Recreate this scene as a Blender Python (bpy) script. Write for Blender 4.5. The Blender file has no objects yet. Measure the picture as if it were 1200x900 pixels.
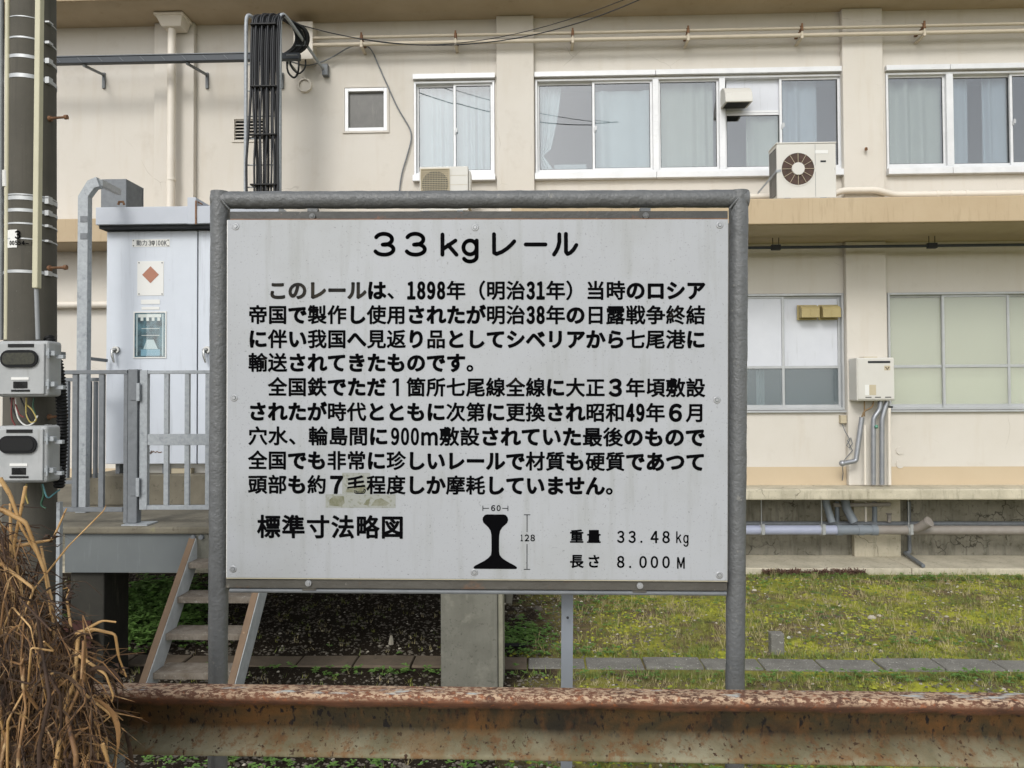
import bpy, math, random
from mathutils import Vector, Matrix
random.seed(7)
sc = bpy.context.scene
COL = sc.collection
R = math.radians

# ------------------------------------------------------------------ camera
F = 870.0
CAM = Vector((0, 0, 2.36))
yaw, pitch, roll = R(1.8), R(1.2), 0.005
fw = Vector((-math.sin(yaw) * math.cos(pitch), math.cos(yaw) * math.cos(pitch), math.sin(pitch)))
rt0 = fw.cross(Vector((0, 0, 1))).normalized()
up0 = rt0.cross(fw).normalized()
rt = rt0 * math.cos(roll) - up0 * math.sin(roll)
up = up0 * math.cos(roll) + rt0 * math.sin(roll)
CM = Matrix((rt, up, -fw)).transposed()
cd = bpy.data.cameras.new('camera')
cd.sensor_width = 36; cd.lens = F / 1200 * 36
cd.clip_start = 0.05; cd.clip_end = 500
co = bpy.data.objects.new('camera', cd)
co.matrix_world = Matrix.Translation(CAM) @ CM.to_4x4()
COL.objects.link(co); sc.camera = co

# ------------------------------------------------------------------ light
SUN_EL, SUN_AZ = R(38), R(196)          # azimuth clockwise from +Y (north)
w = bpy.data.worlds.new("World"); sc.world = w; w.use_nodes = True
nt = w.node_tree
sky = nt.nodes.new('ShaderNodeTexSky'); sky.sky_type = 'NISHITA'; sky.sun_disc = False
sky.sun_elevation = SUN_EL; sky.sun_rotation = SUN_AZ
sky.air_density = 1.0; sky.dust_density = 1.5; sky.ozone_density = 1.0
hs = nt.nodes.new('ShaderNodeHueSaturation'); hs.inputs['Saturation'].default_value = 0.22
nt.links.new(sky.outputs[0], hs.inputs['Color'])
nt.links.new(hs.outputs[0], nt.nodes['Background'].inputs[0])
nt.nodes['Background'].inputs[1].default_value = 0.15
sd = bpy.data.lights.new('sun', 'SUN'); sd.energy = .95; sd.angle = R(18); sd.color = (1, .97, .92)
so = bpy.data.objects.new('sun', sd)
sdir = Vector((math.sin(SUN_AZ) * math.cos(SUN_EL), math.cos(SUN_AZ) * math.cos(SUN_EL), math.sin(SUN_EL)))
so.rotation_euler = sdir.to_track_quat('Z', 'Y').to_euler(); so.location = (0, -5, 12)
COL.objects.link(so)
sc.view_settings.view_transform = 'Standard'; sc.view_settings.look = 'None'
sc.view_settings.gamma = 1; sc.view_settings.exposure = 0.54
sc.cycles.max_bounces = 6; sc.cycles.transparent_max_bounces = 12

# ------------------------------------------------------------------ helpers
def P(px, py, Y):
    """point of the photograph's measured direction on the vertical plane y = Y (used as a tape measure)"""
    d = CM @ Vector(((px - 600) / F, -(py - 450) / F, -1))
    return CAM + d * (Y / d.y)
def X(px, Y, py=450): return P(px, py, Y).x
def Z(py, Y, px=600): return P(px, py, Y).z
def PZ(px, py, z):
    d = CM @ Vector(((px - 600) / F, -(py - 450) / F, -1))
    return CAM + d * ((z - CAM.z) / d.z)

def lin(h):
    h = h.lstrip('#'); o = []
    for i in (0, 2, 4):
        v = int(h[i:i + 2], 16) / 255
        o.append(v / 12.92 if v <= .04045 else ((v + .055) / 1.055) ** 2.4)
    return (*o, 1)

MATS = {}
def M(name, c1, rough=.7, metal=0, c2=None, scale=2, amt=.5, streak=None, spots=None, spots2=None, bump=None, bump2=None, aniso=None, spec=.5, emit=None, alpha=None, cracks=None):
    m = bpy.data.materials.new(name); m.use_nodes = True; MATS[name] = m
    n, l = m.node_tree.nodes, m.node_tree.links
    b = n['Principled BSDF']; b.inputs['Roughness'].default_value = rough; b.inputs['Metallic'].default_value = metal
    b.inputs['Specular IOR Level'].default_value = spec
    geo = n.new('ShaderNodeNewGeometry'); pos = geo.outputs['Position']
    def noise(sc_, stretch=(1, 1, 1), det=5, off=0):
        mp = n.new('ShaderNodeMapping'); mp.inputs['Scale'].default_value = stretch; mp.inputs['Location'].default_value = (off, off * 1.7, off * .3)
        l.new(pos, mp.inputs[0])
        t = n.new('ShaderNodeTexNoise'); t.inputs['Scale'].default_value = sc_; t.inputs['Detail'].default_value = det
        t.inputs['Roughness'].default_value = .62
        l.new(mp.outputs[0], t.inputs['Vector']); return t.outputs['Fac']
    def ramp(f, a, b_):
        r = n.new('ShaderNodeMapRange'); r.inputs['From Min'].default_value = a; r.inputs['From Max'].default_value = b_
        l.new(f, r.inputs['Value']); return r.outputs[0]
    def mix(c, col, f, am):
        mul = n.new('ShaderNodeMath'); mul.operation = 'MULTIPLY'; mul.inputs[1].default_value = am; l.new(f, mul.inputs[0])
        x = n.new('ShaderNodeMix'); x.data_type = 'RGBA'
        l.new(mul.outputs[0], x.inputs[0])
        if isinstance(c, tuple): x.inputs[6].default_value = c
        else: l.new(c, x.inputs[6])
        x.inputs[7].default_value = col
        return x.outputs[2]
    c = lin(c1)
    if c2: c = mix(c, lin(c2), ramp(noise(scale), .35, .65), amt)
    k = 3
    for st in (streak or []):   # (colour, stretch, scale, lo, hi, amount)
        c = mix(c, lin(st[0]), ramp(noise(st[2], st[1], 5, k), st[3], st[4]), st[5]); k += 3
    for sp in (spots or []):    # (colour, scale, lo, hi, amount)
        c = mix(c, lin(sp[0]), ramp(noise(sp[1], (1, 1, 1), 4, k), sp[2], sp[3]), sp[4]); k += 5
    if cracks:   # (colour, scale, width, amount, cover)
        mp = n.new('ShaderNodeMapping'); wob_ = n.new('ShaderNodeTexNoise'); wob_.inputs['Scale'].default_value = cracks[1] * 2.2
        l.new(pos, wob_.inputs['Vector']); va = n.new('ShaderNodeVectorMath'); va.operation = 'MULTIPLY_ADD'; l.new(wob_.outputs['Color'], va.inputs[0])
        va.inputs[1].default_value = (.22, .22, .22); l.new(pos, va.inputs[2])
        vo = n.new('ShaderNodeTexVoronoi'); vo.feature = 'DISTANCE_TO_EDGE'; vo.inputs['Scale'].default_value = cracks[1]; l.new(va.outputs[0], vo.inputs['Vector'])
        rr = ramp(vo.outputs['Distance'], cracks[2], 0)
        cm = n.new('ShaderNodeMath'); cm.operation = 'MULTIPLY'; l.new(rr, cm.inputs[0]); l.new(ramp(noise(1.3, (1, 1, 1), 4, 77), cracks[4], cracks[4] + .08), cm.inputs[1])
        c = mix(c, lin(cracks[0]), cm.outputs[0], cracks[3])
    if isinstance(c, tuple): b.inputs['Base Color'].default_value = c
    else: l.new(c, b.inputs['Base Color'])
    if bump:
        prev = None
        for (bs, st) in ([bump] if not isinstance(bump, list) else bump):
            bp = n.new('ShaderNodeBump'); bp.inputs['Strength'].default_value = st; bp.inputs['Distance'].default_value = .004
            l.new(noise(bs, (1, 1, 1), 3, k), bp.inputs['Height'])
            if prev: l.new(prev, bp.inputs['Normal'])
            prev = bp.outputs[0]; k += 2
        l.new(prev, b.inputs['Normal'])
    return m

def glassmat(name, tint, ior=1.6, rough=0.0, milky=0.0, milkcol='#8f9a9c'):
    m = bpy.data.materials.new(name); m.use_nodes = True; MATS[name] = m
    n, l = m.node_tree.nodes, m.node_tree.links
    n.remove(n['Principled BSDF']); out = n['Material Output']
    tr = n.new('ShaderNodeBsdfTransparent'); tr.inputs[0].default_value = lin(tint)
    gl = n.new('ShaderNodeBsdfGlossy'); gl.inputs['Roughness'].default_value = rough
    g = n.new('ShaderNodeNewGeometry'); dt = n.new('ShaderNodeVectorMath'); dt.operation = 'DOT_PRODUCT'
    l.new(g.outputs['Normal'], dt.inputs[0]); l.new(g.outputs['Incoming'], dt.inputs[1])
    def mth(op, a, b_):
        x = n.new('ShaderNodeMath'); x.operation = op
        for i, q_ in enumerate((a, b_)):
            if q_ is None: continue
            if isinstance(q_, (int, float)): x.inputs[i].default_value = q_
            else: l.new(q_, x.inputs[i])
        return x.outputs[0]
    F0 = ((ior - 1) / (ior + 1)) ** 2
    fres = mth('ADD', mth('MULTIPLY', mth('POWER', mth('SUBTRACT', 1, mth('ABSOLUTE', dt.outputs['Value'], None)), 5), 1 - F0), F0)
    mx = n.new('ShaderNodeMixShader')
    src = tr.outputs[0]
    if milky:
        df = n.new('ShaderNodeBsdfDiffuse'); df.inputs[0].default_value = lin(milkcol)
        m2 = n.new('ShaderNodeMixShader'); m2.inputs[0].default_value = milky
        l.new(tr.outputs[0], m2.inputs[1]); l.new(df.outputs[0], m2.inputs[2]); src = m2.outputs[0]
    l.new(fres, mx.inputs[0]); l.new(src, mx.inputs[1]); l.new(gl.outputs[0], mx.inputs[2])
    l.new(mx.outputs[0], out.inputs[0]); return m

# geometry collector -------------------------------------------------
class MB:
    def __init__(s): s.v = []; s.f = []; s.sm = []; s.mi = []; s.cur = 0
    def add(s, vs, fs, smooth=False):
        o = len(s.v); s.v += [tuple(v) for v in vs]
        for f in fs: s.f.append([i + o for i in f]); s.sm.append(smooth); s.mi.append(s.cur)
        return s
    def box(s, x0, x1, y0, y1, z0, z1, T=None):
        vs = [Vector((x, y, z)) for z in (z0, z1) for y in (y0, y1) for x in (x0, x1)]
        if T: vs = [T(v) for v in vs]
        return s.add(vs, [(0, 2, 3, 1), (4, 5, 7, 6), (0, 1, 5, 4), (2, 6, 7, 3), (0, 4, 6, 2), (1, 3, 7, 5)])
    def bar(s, a, b, wd, hd, upv=Vector((0, 0, 1))):
        """rectangular bar from a to b, width wd sideways, hd along up"""
        a, b = Vector(a), Vector(b); d = (b - a).normalized()
        sv = d.cross(upv)
        if sv.length < 1e-4: sv = d.cross(Vector((0, 1, 0)))
        sv.normalize(); uv = sv.cross(d).normalized()
        vs = []
        for p in (a, b):
            for (i, j) in ((-1, -1), (1, -1), (1, 1), (-1, 1)):
                vs.append(p + sv * i * wd / 2 + uv * j * hd / 2)
        return s.add(vs, [(3, 2, 1, 0), (4, 5, 6, 7), (0, 1, 5, 4), (1, 2, 6, 5), (2, 3, 7, 6), (3, 0, 4, 7)])
    def tube(s, pts, r, n=10, cap=True):
        pts = [Vector(p) for p in pts]; m = len(pts)
        rs = r if isinstance(r, (list, tuple)) else [r] * m
        nrm = None; rings = []
        for i, p in enumerate(pts):
            t = (pts[min(i + 1, m - 1)] - pts[max(i - 1, 0)]).normalized()
            if nrm is None:
                a = Vector((0, 0, 1)) if abs(t.z) < .9 else Vector((0, 1, 0))
                nrm = (a - t * a.dot(t)).normalized()
            else:
                nrm = (nrm - t * nrm.dot(t))
                nrm = nrm.normalized() if nrm.length > 1e-6 else t.orthogonal().normalized()
            bn = t.cross(nrm)
            rings.append([p + (nrm * math.cos(2 * math.pi * k / n) + bn * math.sin(2 * math.pi * k / n)) * rs[i] for k in range(n)])
        vs = [v for rg in rings for v in rg]; fs = []
        for i in range(m - 1):
            for k in range(n):
                k2 = (k + 1) % n; fs.append((i * n + k, i * n + k2, (i + 1) * n + k2, (i + 1) * n + k))
        s.add(vs, fs, True)
        if cap:
            s.add(rings[0], [tuple(range(n))[::-1]]); s.add(rings[-1], [tuple(range(n))])
        return s
    def prism(s, pts, d):
        """polygon pts (Vectors) extruded by vector d"""
        n = len(pts); d = Vector(d); vs = [Vector(p) for p in pts] + [Vector(p) + d for p in pts]
        fs = [tuple(range(n))[::-1], tuple(range(n, 2 * n))] + [(k, (k + 1) % n, (k + 1) % n + n, k + n) for k in range(n)]
        return s.add(vs, fs)
    def disc(s, c, nrm, r, n=20, r0=0, smooth=False):
        c = Vector(c); nrm = Vector(nrm).normalized(); a = nrm.orthogonal().normalized(); b = nrm.cross(a)
        o = [c + (a * math.cos(2 * math.pi * k / n) + b * math.sin(2 * math.pi * k / n)) * r for k in range(n)]
        if r0 <= 0: return s.add(o, [tuple(range(n))])
        i = [c + (a * math.cos(2 * math.pi * k / n) + b * math.sin(2 * math.pi * k / n)) * r0 for k in range(n)]
        return s.add(o + i, [(k, (k + 1) % n, (k + 1) % n + n, k + n) for k in range(n)])
    def ball(s, c, r, n=8, sq=(1, 1, 1), jit=0):
        c = Vector(c); vs = []; fs = []; m = n // 2
        for i in range(m + 1):
            for k in range(n):
                th = math.pi * i / m; ph = 2 * math.pi * k / n; j = 1 + random.uniform(-jit, jit)
                vs.append(c + Vector((math.sin(th) * math.cos(ph) * sq[0], math.sin(th) * math.sin(ph) * sq[1], math.cos(th) * sq[2])) * r * j)
        for i in range(m):
            for k in range(n): fs.append((i * n + k, (i + 1) * n + k, (i + 1) * n + (k + 1) % n, i * n + (k + 1) % n))
        return s.add(vs, fs, jit == 0)

ORG = {}
def root(name, label, cat, loc=(0, 0, 0), group=None):
    o = bpy.data.objects.new(name, None); o.empty_display_size = .1; o.location = loc
    COL.objects.link(o); ORG[o.name] = Vector(loc)
    o['label'] = label; o['category'] = cat
    if group: o['group'] = group
    return o
def obj(name, mb, mat, parent=None, bevel=0, label=None, cat=None, group=None, kind=None, seg=2, recalc=False):
    me = bpy.data.meshes.new(name)
    org = ORG[parent.name] if parent else Vector((0, 0, 0))
    me.from_pydata([(v[0] - org.x, v[1] - org.y, v[2] - org.z) for v in mb.v], [], mb.f)
    me.polygons.foreach_set('use_smooth', mb.sm)
    for mm in (mat if isinstance(mat, (list, tuple)) else [mat]): me.materials.append(mm)
    if any(mb.mi): me.polygons.foreach_set('material_index', mb.mi)
    me.update()
    o = bpy.data.objects.new(name, me); COL.objects.link(o)
    if parent: o.parent = parent
    ORG[o.name] = org
    if bevel:
        bv = o.modifiers.new('bevel', 'BEVEL'); bv.width = bevel; bv.segments = seg; bv.limit_method = 'ANGLE'; bv.angle_limit = R(40)
    if label: o['label'] = label
    if cat: o['category'] = cat
    if group: o['group'] = group
    if kind: o['kind'] = kind
    return o
def share(name, src, delta, parent):
    """another piece with the same mesh as src, moved by delta"""
    o = src.copy(); o.name = name; o.location = Vector(src.location) + Vector(delta); COL.objects.link(o); o.parent = parent
    ORG[o.name] = ORG[src.name]; return o
def B(x0, x1, y0, y1, z0, z1): return MB().box(min(x0, x1), max(x0, x1), min(y0, y1), max(y0, y1), min(z0, z1), max(z0, z1))
def arc(p0, p1, p2, n=6):
    """quadratic curve points"""
    p0, p1, p2 = Vector(p0), Vector(p1), Vector(p2)
    return [p0 * (1 - t) ** 2 + p1 * 2 * t * (1 - t) + p2 * t * t for t in [i / n for i in range(n + 1)]]
def bend(pts, r=.03, n=4):
    """polyline with rounded corners"""
    pts = [Vector(p) for p in pts]; out = [pts[0]]
    for i in range(1, len(pts) - 1):
        a, b, c = pts[i - 1], pts[i], pts[i + 1]
        ra = min(r, (a - b).length * .45); rc = min(r, (c - b).length * .45)
        out += arc(b + (a - b).normalized() * ra, b, b + (c - b).normalized() * rc, n)
    return out + [pts[-1]]

# ------------------------------------------------------------------ materials
Mwall = M('render_beige', '#cbc6bd', .9, c2='#c3bdb2', scale=.8, amt=.6, streak=[('#b9ad9a', (3, 3, .35), 2.2, .55, .8, .35)], spots=[('#b5ab9b', 40, .62, .75, .35), ('#aaa091', 3.1, .60, .80, .30)], bump=[(60, .3), (220, .25)], cracks=('#8f8678', .9, .0035, .55, .55))
Msoff = M('soffit_paint', '#b5a68f', .9, c2='#a39379', scale=1.2, amt=.6, spots=[('#8d7c63', 7, .6, .75, .4)], bump=(50, .2))
Mslab = M('fascia_tan', '#b6a488', .9, c2='#ab977a', scale=1.5, amt=.6, streak=[('#8e7b60', (9, 9, .8), 3, .56, .75, .45)], bump=[(60, .3), (14, .3)])
Mband = M('tan_band', '#bfae93', .9, c2='#b8a68a', scale=2, amt=.5, bump=(80, .2))
Mconc = M('concrete', '#c3bba6', .9, c2='#a39c88', scale=3, amt=.8, streak=[('#7d7766', (6, 6, .8), 3, .55, .72, .6)], spots=[('#55523f', 25, .6, .72, .5)], bump=[(40, .5), (160, .3)], cracks=('#4a4639', 2.2, .014, .8, .52))
Mconcd = M('stained_concrete', '#8b8779', .92, c2='#6a6658', scale=3, amt=.8, streak=[('#413e34', (5, 5, .7), 3, .5, .75, .7)], spots=[('#46432f', 12, .58, .7, .6)], bump=[(40, .6), (160, .3)], cracks=('#2b281e', 3.6, .045, .85, .46))
Mpillar = M('pillar_concrete', '#75746a', .9, c2='#5f5e54', scale=4, amt=.7, streak=[('#606056', (7, 7, .8), 3, .52, .75, .55)], spots=[('#4d4c42', 30, .60, .70, .7), ('#8f8d80', 5, .55, .68, .6)], bump=[(50, .4), (160, .2)])
Malu = M('aluminium', '#d9dadb', .45, .15, c2='#c3c5c6', scale=4, amt=.5, streak=[('#a2a19b', (2, 2, 9), 5, .58, .8, .3)])
Malu2 = M('aluminium_grey', '#b5b7b8', .45, .3, c2='#a0a3a4', scale=4, amt=.5)
Mgask = M('gasket', '#33373a', .6)
Mcurt = M('curtain_blue', '#bcc8ca', .95, c2='#b1bec1', scale=5, amt=.5)
Mcurtg = M('curtain_green', '#b4bab0', .95, c2='#a8aea5', scale=5, amt=.5)
Mcurtb = M('curtain_dusk', '#a5b0b8', .95)
Mroom = M('room', '#c6ccd1', .95)
Mfloor = M('room_floor', '#6e6a62', .8)
Mblind = M('blind', '#efefe8', .8)
Mpanelw = M('white_board', '#c9ccd2', .6, c2='#bec1c8', scale=3, amt=.5, streak=[('#8d8f8e', (8, 8, .8), 2, .6, .8, .5)])
Mfrost = M('frost', '#67737a', .4, c2='#5c686f', scale=2, amt=.6)
Mpale = M('appliance_white', '#c9c7c0', .5, c2='#c0bdb4', scale=3, amt=.4, streak=[('#99958a', (6, 6, .8), 3, .62, .8, .3)])
Mbeige = M('beige_plastic', '#b7ac93', .6, c2='#aa9e83', scale=4, amt=.5)
Myell = M('yellowed_plastic', '#a99a6c', .6, c2='#988a60', scale=6, amt=.5)
Mpipeb = M('beige_pipe', '#c3b9a6', .6, c2='#b8ad99', scale=3, amt=.5, streak=[('#8c8069', (2, 2, 4), 4, .58, .8, .35)])
Mdpipe = M('downpipe', '#d9d2c6', .55, c2='#cfc7b9', scale=3, amt=.5)
Mgal = M('galvanised', '#a2a7aa', .5, .15, c2='#8b9094', scale=30, amt=.8, spots=[('#5f6568', 14, .6, .7, .45), ('#c3c7c8', 60, .66, .72, .5)], bump=(90, .1))
Mgald = M('galvanised_dull', '#74787b', .6, .1, c2='#63676b', scale=20, amt=.7, spots=[('#55595a', 9, .6, .72, .5)])
Mdark = M('black_cable', '#15171a', .55, c2='#1f2226', scale=10, amt=.6)
Mtray = M('dark_tray', '#30363c', .5, .2, c2='#2c3136', scale=6, amt=.5)
Mrustm = M('rusty_steel', '#6a4a35', .85, c2='#8b6a4c', scale=20, amt=.8, bump=(60, .4))
Mpole = M('pole_concrete', '#545149', .95, c2='#45433c', scale=3, amt=.7, streak=[('#3c3b37', (14, 14, .5), 3, .55, .75, .5)], spots=[('#8b8982', 120, .68, .74, .55)], bump=[(120, .25)])
Msteel = M('steel_band', '#b2b4b4', .4, .4, c2='#9da0a0', scale=15, amt=.5)
Mcond = M('cream_conduit', '#bdb99f', .5, c2='#aaa58b', scale=3, amt=.5)
Mgcond = M('grey_conduit', '#8c8f90', .5, c2='#797c7d', scale=3, amt=.5)
Mcab = M('cabinet_paint', '#c8ced6', .5, c2='#bec4cc', scale=1.5, amt=.7, streak=[('#8f9298', (9, 9, .6), 2, .56, .78, .4)], spots=[('#8c7c68', 26, .72, .78, .6)], bump=(30, .06))
Mcabr = M('cabinet_roof', '#b4b9c1', .5, c2='#a6abb3', scale=2, amt=.6, spots=[('#8a5a38', 9, .72, .8, .8)], bump=(30, .06))
Mdkpanel = M('dark_gap', '#26282b', .8)
Mwhite = M('white_label', '#d8d8d4', .6)
Mink = M('black_ink', '#060608', .9, spec=.05, spots=[('#2a2622', 9, .66, .74, .8)])
Mfade = M('faded_ink', '#2e2921', .7, c2='#151515', scale=18, amt=.9, spec=.2)
Mdiam = M('diamond_ink', '#a3705a', .6)
Mmeter = M('meter_grey', '#a3a5a5', .6, c2='#939696', scale=9, amt=.7, streak=[('#77786f', (16, 16, 1.5), 2, .56, .75, .5)])
Mblack = M('black_plastic', '#0c0d0e', .5, spec=.3)
Mlcd = M('lcd', '#23261c', .15, c2='#4b4d33', scale=60, amt=.6)
Mchrome = M('chrome', '#a5a5a2', .25, .8)
Mgalv2 = M('pipe_lagging', '#9a9ca0', .35, .5, c2='#868a90', scale=12, amt=.6)
Mlav = M('pvc_lavender', '#a3a8bb', .4, c2='#959bb0', scale=5, amt=.5)
Mpvc = M('pvc_grey', '#7e858c', .45, c2='#6c7379', scale=6, amt=.6, spots=[('#a09a90', 14, .6, .75, .4)])
Mpvcb = M('pvc_old', '#8f8982', .55, c2='#7e766f', scale=6, amt=.6)
Mdeckm = M('deck_paint', '#656a6a', .55, c2='#5b6061', scale=2, amt=.7, streak=[('#8b8f93', (8, 8, .8), 3, .6, .75, .3)], spots=[('#191512', 6, .73, .75, .9)])
Mtread = M('tread_plate', '#837b70', .7, .1, c2='#665b4d', scale=12, amt=.8, spots=[('#b3afa6', 30, .6, .7, .5)], bump=(30, .3))
Mtape = M('brown_edge', '#75604b', .8, c2='#64513f', scale=10, amt=.6, spots=[('#a58a6b', 30, .65, .72, .5)])
Msignp = M('sign_grey_paint', '#5f6162', .42, c2='#515354', scale=18, amt=.6, spots=[('#8d8b84', 45, .64, .72, .45), ('#46372a', 30, .72, .78, .7)], bump=[(45, .9), (140, .5)])
Msignf = M('sign_flat_bar', '#3a3a38', .55, c2='#474643', scale=10, amt=.6, spots=[('#7a4a2c', 26, .62, .72, .5), ('#a09a8e', 60, .7, .76, .5)], bump=(70, .4))
Msignf2 = M('sign_bottom_bar', '#504e48', .5, c2='#403d38', scale=8, amt=.7, spots=[('#7a5232', 12, .6, .74, .55), ('#a5a298', 30, .66, .74, .4)], bump=(70, .4))
Mpanel = M('sign_panel', '#a2a5a9', .5, c2='#999ca0', scale=1.6, amt=.6,
           streak=[('#7f8279', (18, 18, 1.8), 1.8, .52, .74, .34)],
           spots=[('#5f6159', 210, .62, .70, .6), ('#84867d', 4, .48, .75, .28), ('#55564e', 90, .70, .74, .45)], bump=(14, .05))
Mscrew = M('screw', '#9fa1a3', .4, .4)
Mresid = M('tape_residue', '#888b86', .6, c2='#92948c', scale=30, amt=.6, spots=[('#6a6b56', 90, .54, .62, .6)])
Mresid2 = M('tape_dirt', '#63644c', .8, c2='#85867a', scale=60, amt=.8)
Mkerb = M('kerb_concrete', '#7b7972', .92, c2='#615f59', scale=6, amt=.7, spots=[('#d0cec6', 60, .62, .68, .8), ('#4c4a44', 60, .62, .7, .6)], bump=[(70, .6)])
Mdkconc = M('dark_concrete', '#302e27', .85, c2='#1e1d17', scale=3, amt=.8, streak=[('#5a574a', (6, 6, .8), 3, .58, .75, .6)], bump=[(40, .5)])  # very dark mottled concrete with paler streaks
Mdeckc = M('deck_concrete', '#7b7566', .92, c2='#5d584b', scale=2.5, amt=.8, spots=[('#454136', 18, .58, .7, .6), ('#8d8c60', 9, .66, .75, .4)], bump=[(50, .5)])
Mkerbb = M('kerb_brown', '#6d6152', .92, c2='#544a3e', scale=6, amt=.7, spots=[('#4a4238', 20, .6, .7, .6)], bump=[(70, .6)])
Mstone = M('pebble', '#726b5f', .9, c2='#433e36', scale=9, amt=.9)
Mstonel = M('pale_pebble', '#c1baa9', .9, c2='#9b9484', scale=9, amt=.9)
Mgr1 = M('grass_green', '#6d7d42', .85, c2='#7f894a', scale=2, amt=.8, spec=.2)
Mgr2 = M('moss_yellow', '#a1a23b', .9, c2='#888c36', scale=2, amt=.8, spec=.2)
Mgr3 = M('dry_grass', '#b0a67c', .9, c2='#8a7d5a', scale=4, amt=.8, spec=.2)
Mweed = M('weed_leaf', '#668741', .7, c2='#4e6e33', scale=6, amt=.8, spec=.3)
Mbrownw = M('brown_weed', '#4f3a30', .9, c2='#6b4c3d', scale=12, amt=.8)
Mstraw = M('straw', '#8e6b42', .7, c2='#5d4128', scale=9, amt=.9, streak=[('#c9b083', (20, 20, 20), 2, .55, .7, .6)], spots=[('#2a1b0e', 40, .58, .68, .8)])
Mstraw3 = M('pale_straw', '#bd9a69', .6, c2='#94703f', scale=12, amt=.9, spots=[('#4a3018', 45, .6, .68, .8)])
Mstraw2 = M('dark_straw', '#453020', .8, c2='#2a1c11', scale=9, amt=.9, spots=[('#8f6c3c', 40, .6, .7, .6)])
Mleafd = M('dead_leaf', '#5b4530', .85, c2='#241a12', scale=14, amt=.95, streak=[('#b08d5a', (12, 12, 3), 3, .58, .7, .7)])
Mred = M('red_tin', '#3f2019', .8); Mcyan = M('cyan_wire', '#4f7f84', .5); Mgreenw = M('green_wire', '#1d4431', .5)
Mwhitew = M('white_wire', '#c9c9c4', .5); Myelw = M('yellow_wire', '#9f8f4f', .5); Mredw = M('red_wire', '#6a2724', .5)
Mfanb = M('fan_brown', '#4a3226', .6, c2='#38271d', scale=20, amt=.7)
Mshelf = M('instrument_blue', '#7da3b5', .5)
Gpane = glassmat('window_glass', '#eceff0', 2.3)
Gmilk = glassmat('milky_glass', '#f4f7f2', 1.6, .12, .35, '#d5d7ca')
Gfrost = glassmat('frosted_teal', '#eef2f3', 1.7, .15, .3, '#8b979d')
Gclear = glassmat('cabinet_glass', '#fafcfc', 1.5)

# ground material (moss, soil, gravel)
def ground_mat():
    m = bpy.data.materials.new('ground_soil_and_moss'); m.use_nodes = True
    n, l = m.node_tree.nodes, m.node_tree.links; b = n['Principled BSDF']; b.inputs['Roughness'].default_value = .95; b.inputs['Specular IOR Level'].default_value = .15
    g = n.new('ShaderNodeNewGeometry')
    def noise(s, det=6, off=0):
        mp = n.new('ShaderNodeMapping'); mp.inputs['Location'].default_value = (off, off, 0); l.new(g.outputs[0], mp.inputs[0])
        t = n.new('ShaderNodeTexNoise'); t.inputs['Scale'].default_value = s; t.inputs['Detail'].default_value = det; t.inputs['Roughness'].default_value = .68; l.new(mp.outputs[0], t.inputs[0]); return t.outputs[0]
    def rng(f, a, c, lo=0, hi=1):
        r = n.new('ShaderNodeMapRange'); r.inputs[1].default_value = a; r.inputs[2].default_value = c; r.inputs[3].default_value = lo; r.inputs[4].default_value = hi; l.new(f, r.inputs[0]); return r.outputs[0]
    def mul(a, c):
        x = n.new('ShaderNodeMath'); x.operation = 'MULTIPLY'; l.new(a, x.inputs[0]); l.new(c, x.inputs[1]); return x.outputs[0]
    def mix(a, col, f):
        x = n.new('ShaderNodeMix'); x.data_type = 'RGBA'; l.new(f, x.inputs[0])
        if isinstance(a, tuple): x.inputs[6].default_value = a
        else: l.new(a, x.inputs[6])
        x.inputs[7].default_value = col; return x.outputs[2]
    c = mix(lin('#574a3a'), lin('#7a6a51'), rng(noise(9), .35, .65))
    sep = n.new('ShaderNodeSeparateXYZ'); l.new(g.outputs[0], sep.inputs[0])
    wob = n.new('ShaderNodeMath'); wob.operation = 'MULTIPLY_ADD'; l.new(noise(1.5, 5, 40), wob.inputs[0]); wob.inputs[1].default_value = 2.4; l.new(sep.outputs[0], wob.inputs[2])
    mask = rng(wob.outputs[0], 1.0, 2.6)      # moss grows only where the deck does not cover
    c = mix(c, lin('#2b241b'), rng(mask, .35, 0))  # soil colour darkened to paint in the deck's shade
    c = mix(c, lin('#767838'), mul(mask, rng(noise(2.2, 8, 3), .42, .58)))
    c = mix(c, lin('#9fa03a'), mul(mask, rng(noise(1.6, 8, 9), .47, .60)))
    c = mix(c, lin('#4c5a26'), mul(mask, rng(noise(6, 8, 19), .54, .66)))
    c = mix(c, lin('#a39c8a'), rng(noise(70, 3, 5), .66, .70))
    c = mix(c, lin('#2e2820'), rng(noise(45, 3, 25), .62, .70))
    l.new(c, b.inputs[0])
    bp = n.new('ShaderNodeBump'); bp.inputs['Strength'].default_value = .9; bp.inputs['Distance'].default_value = .02
    l.new(noise(35, 5, 11), bp.inputs['Height']); l.new(bp.outputs[0], b.inputs['Normal']); return m
Mground = ground_mat()

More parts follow.
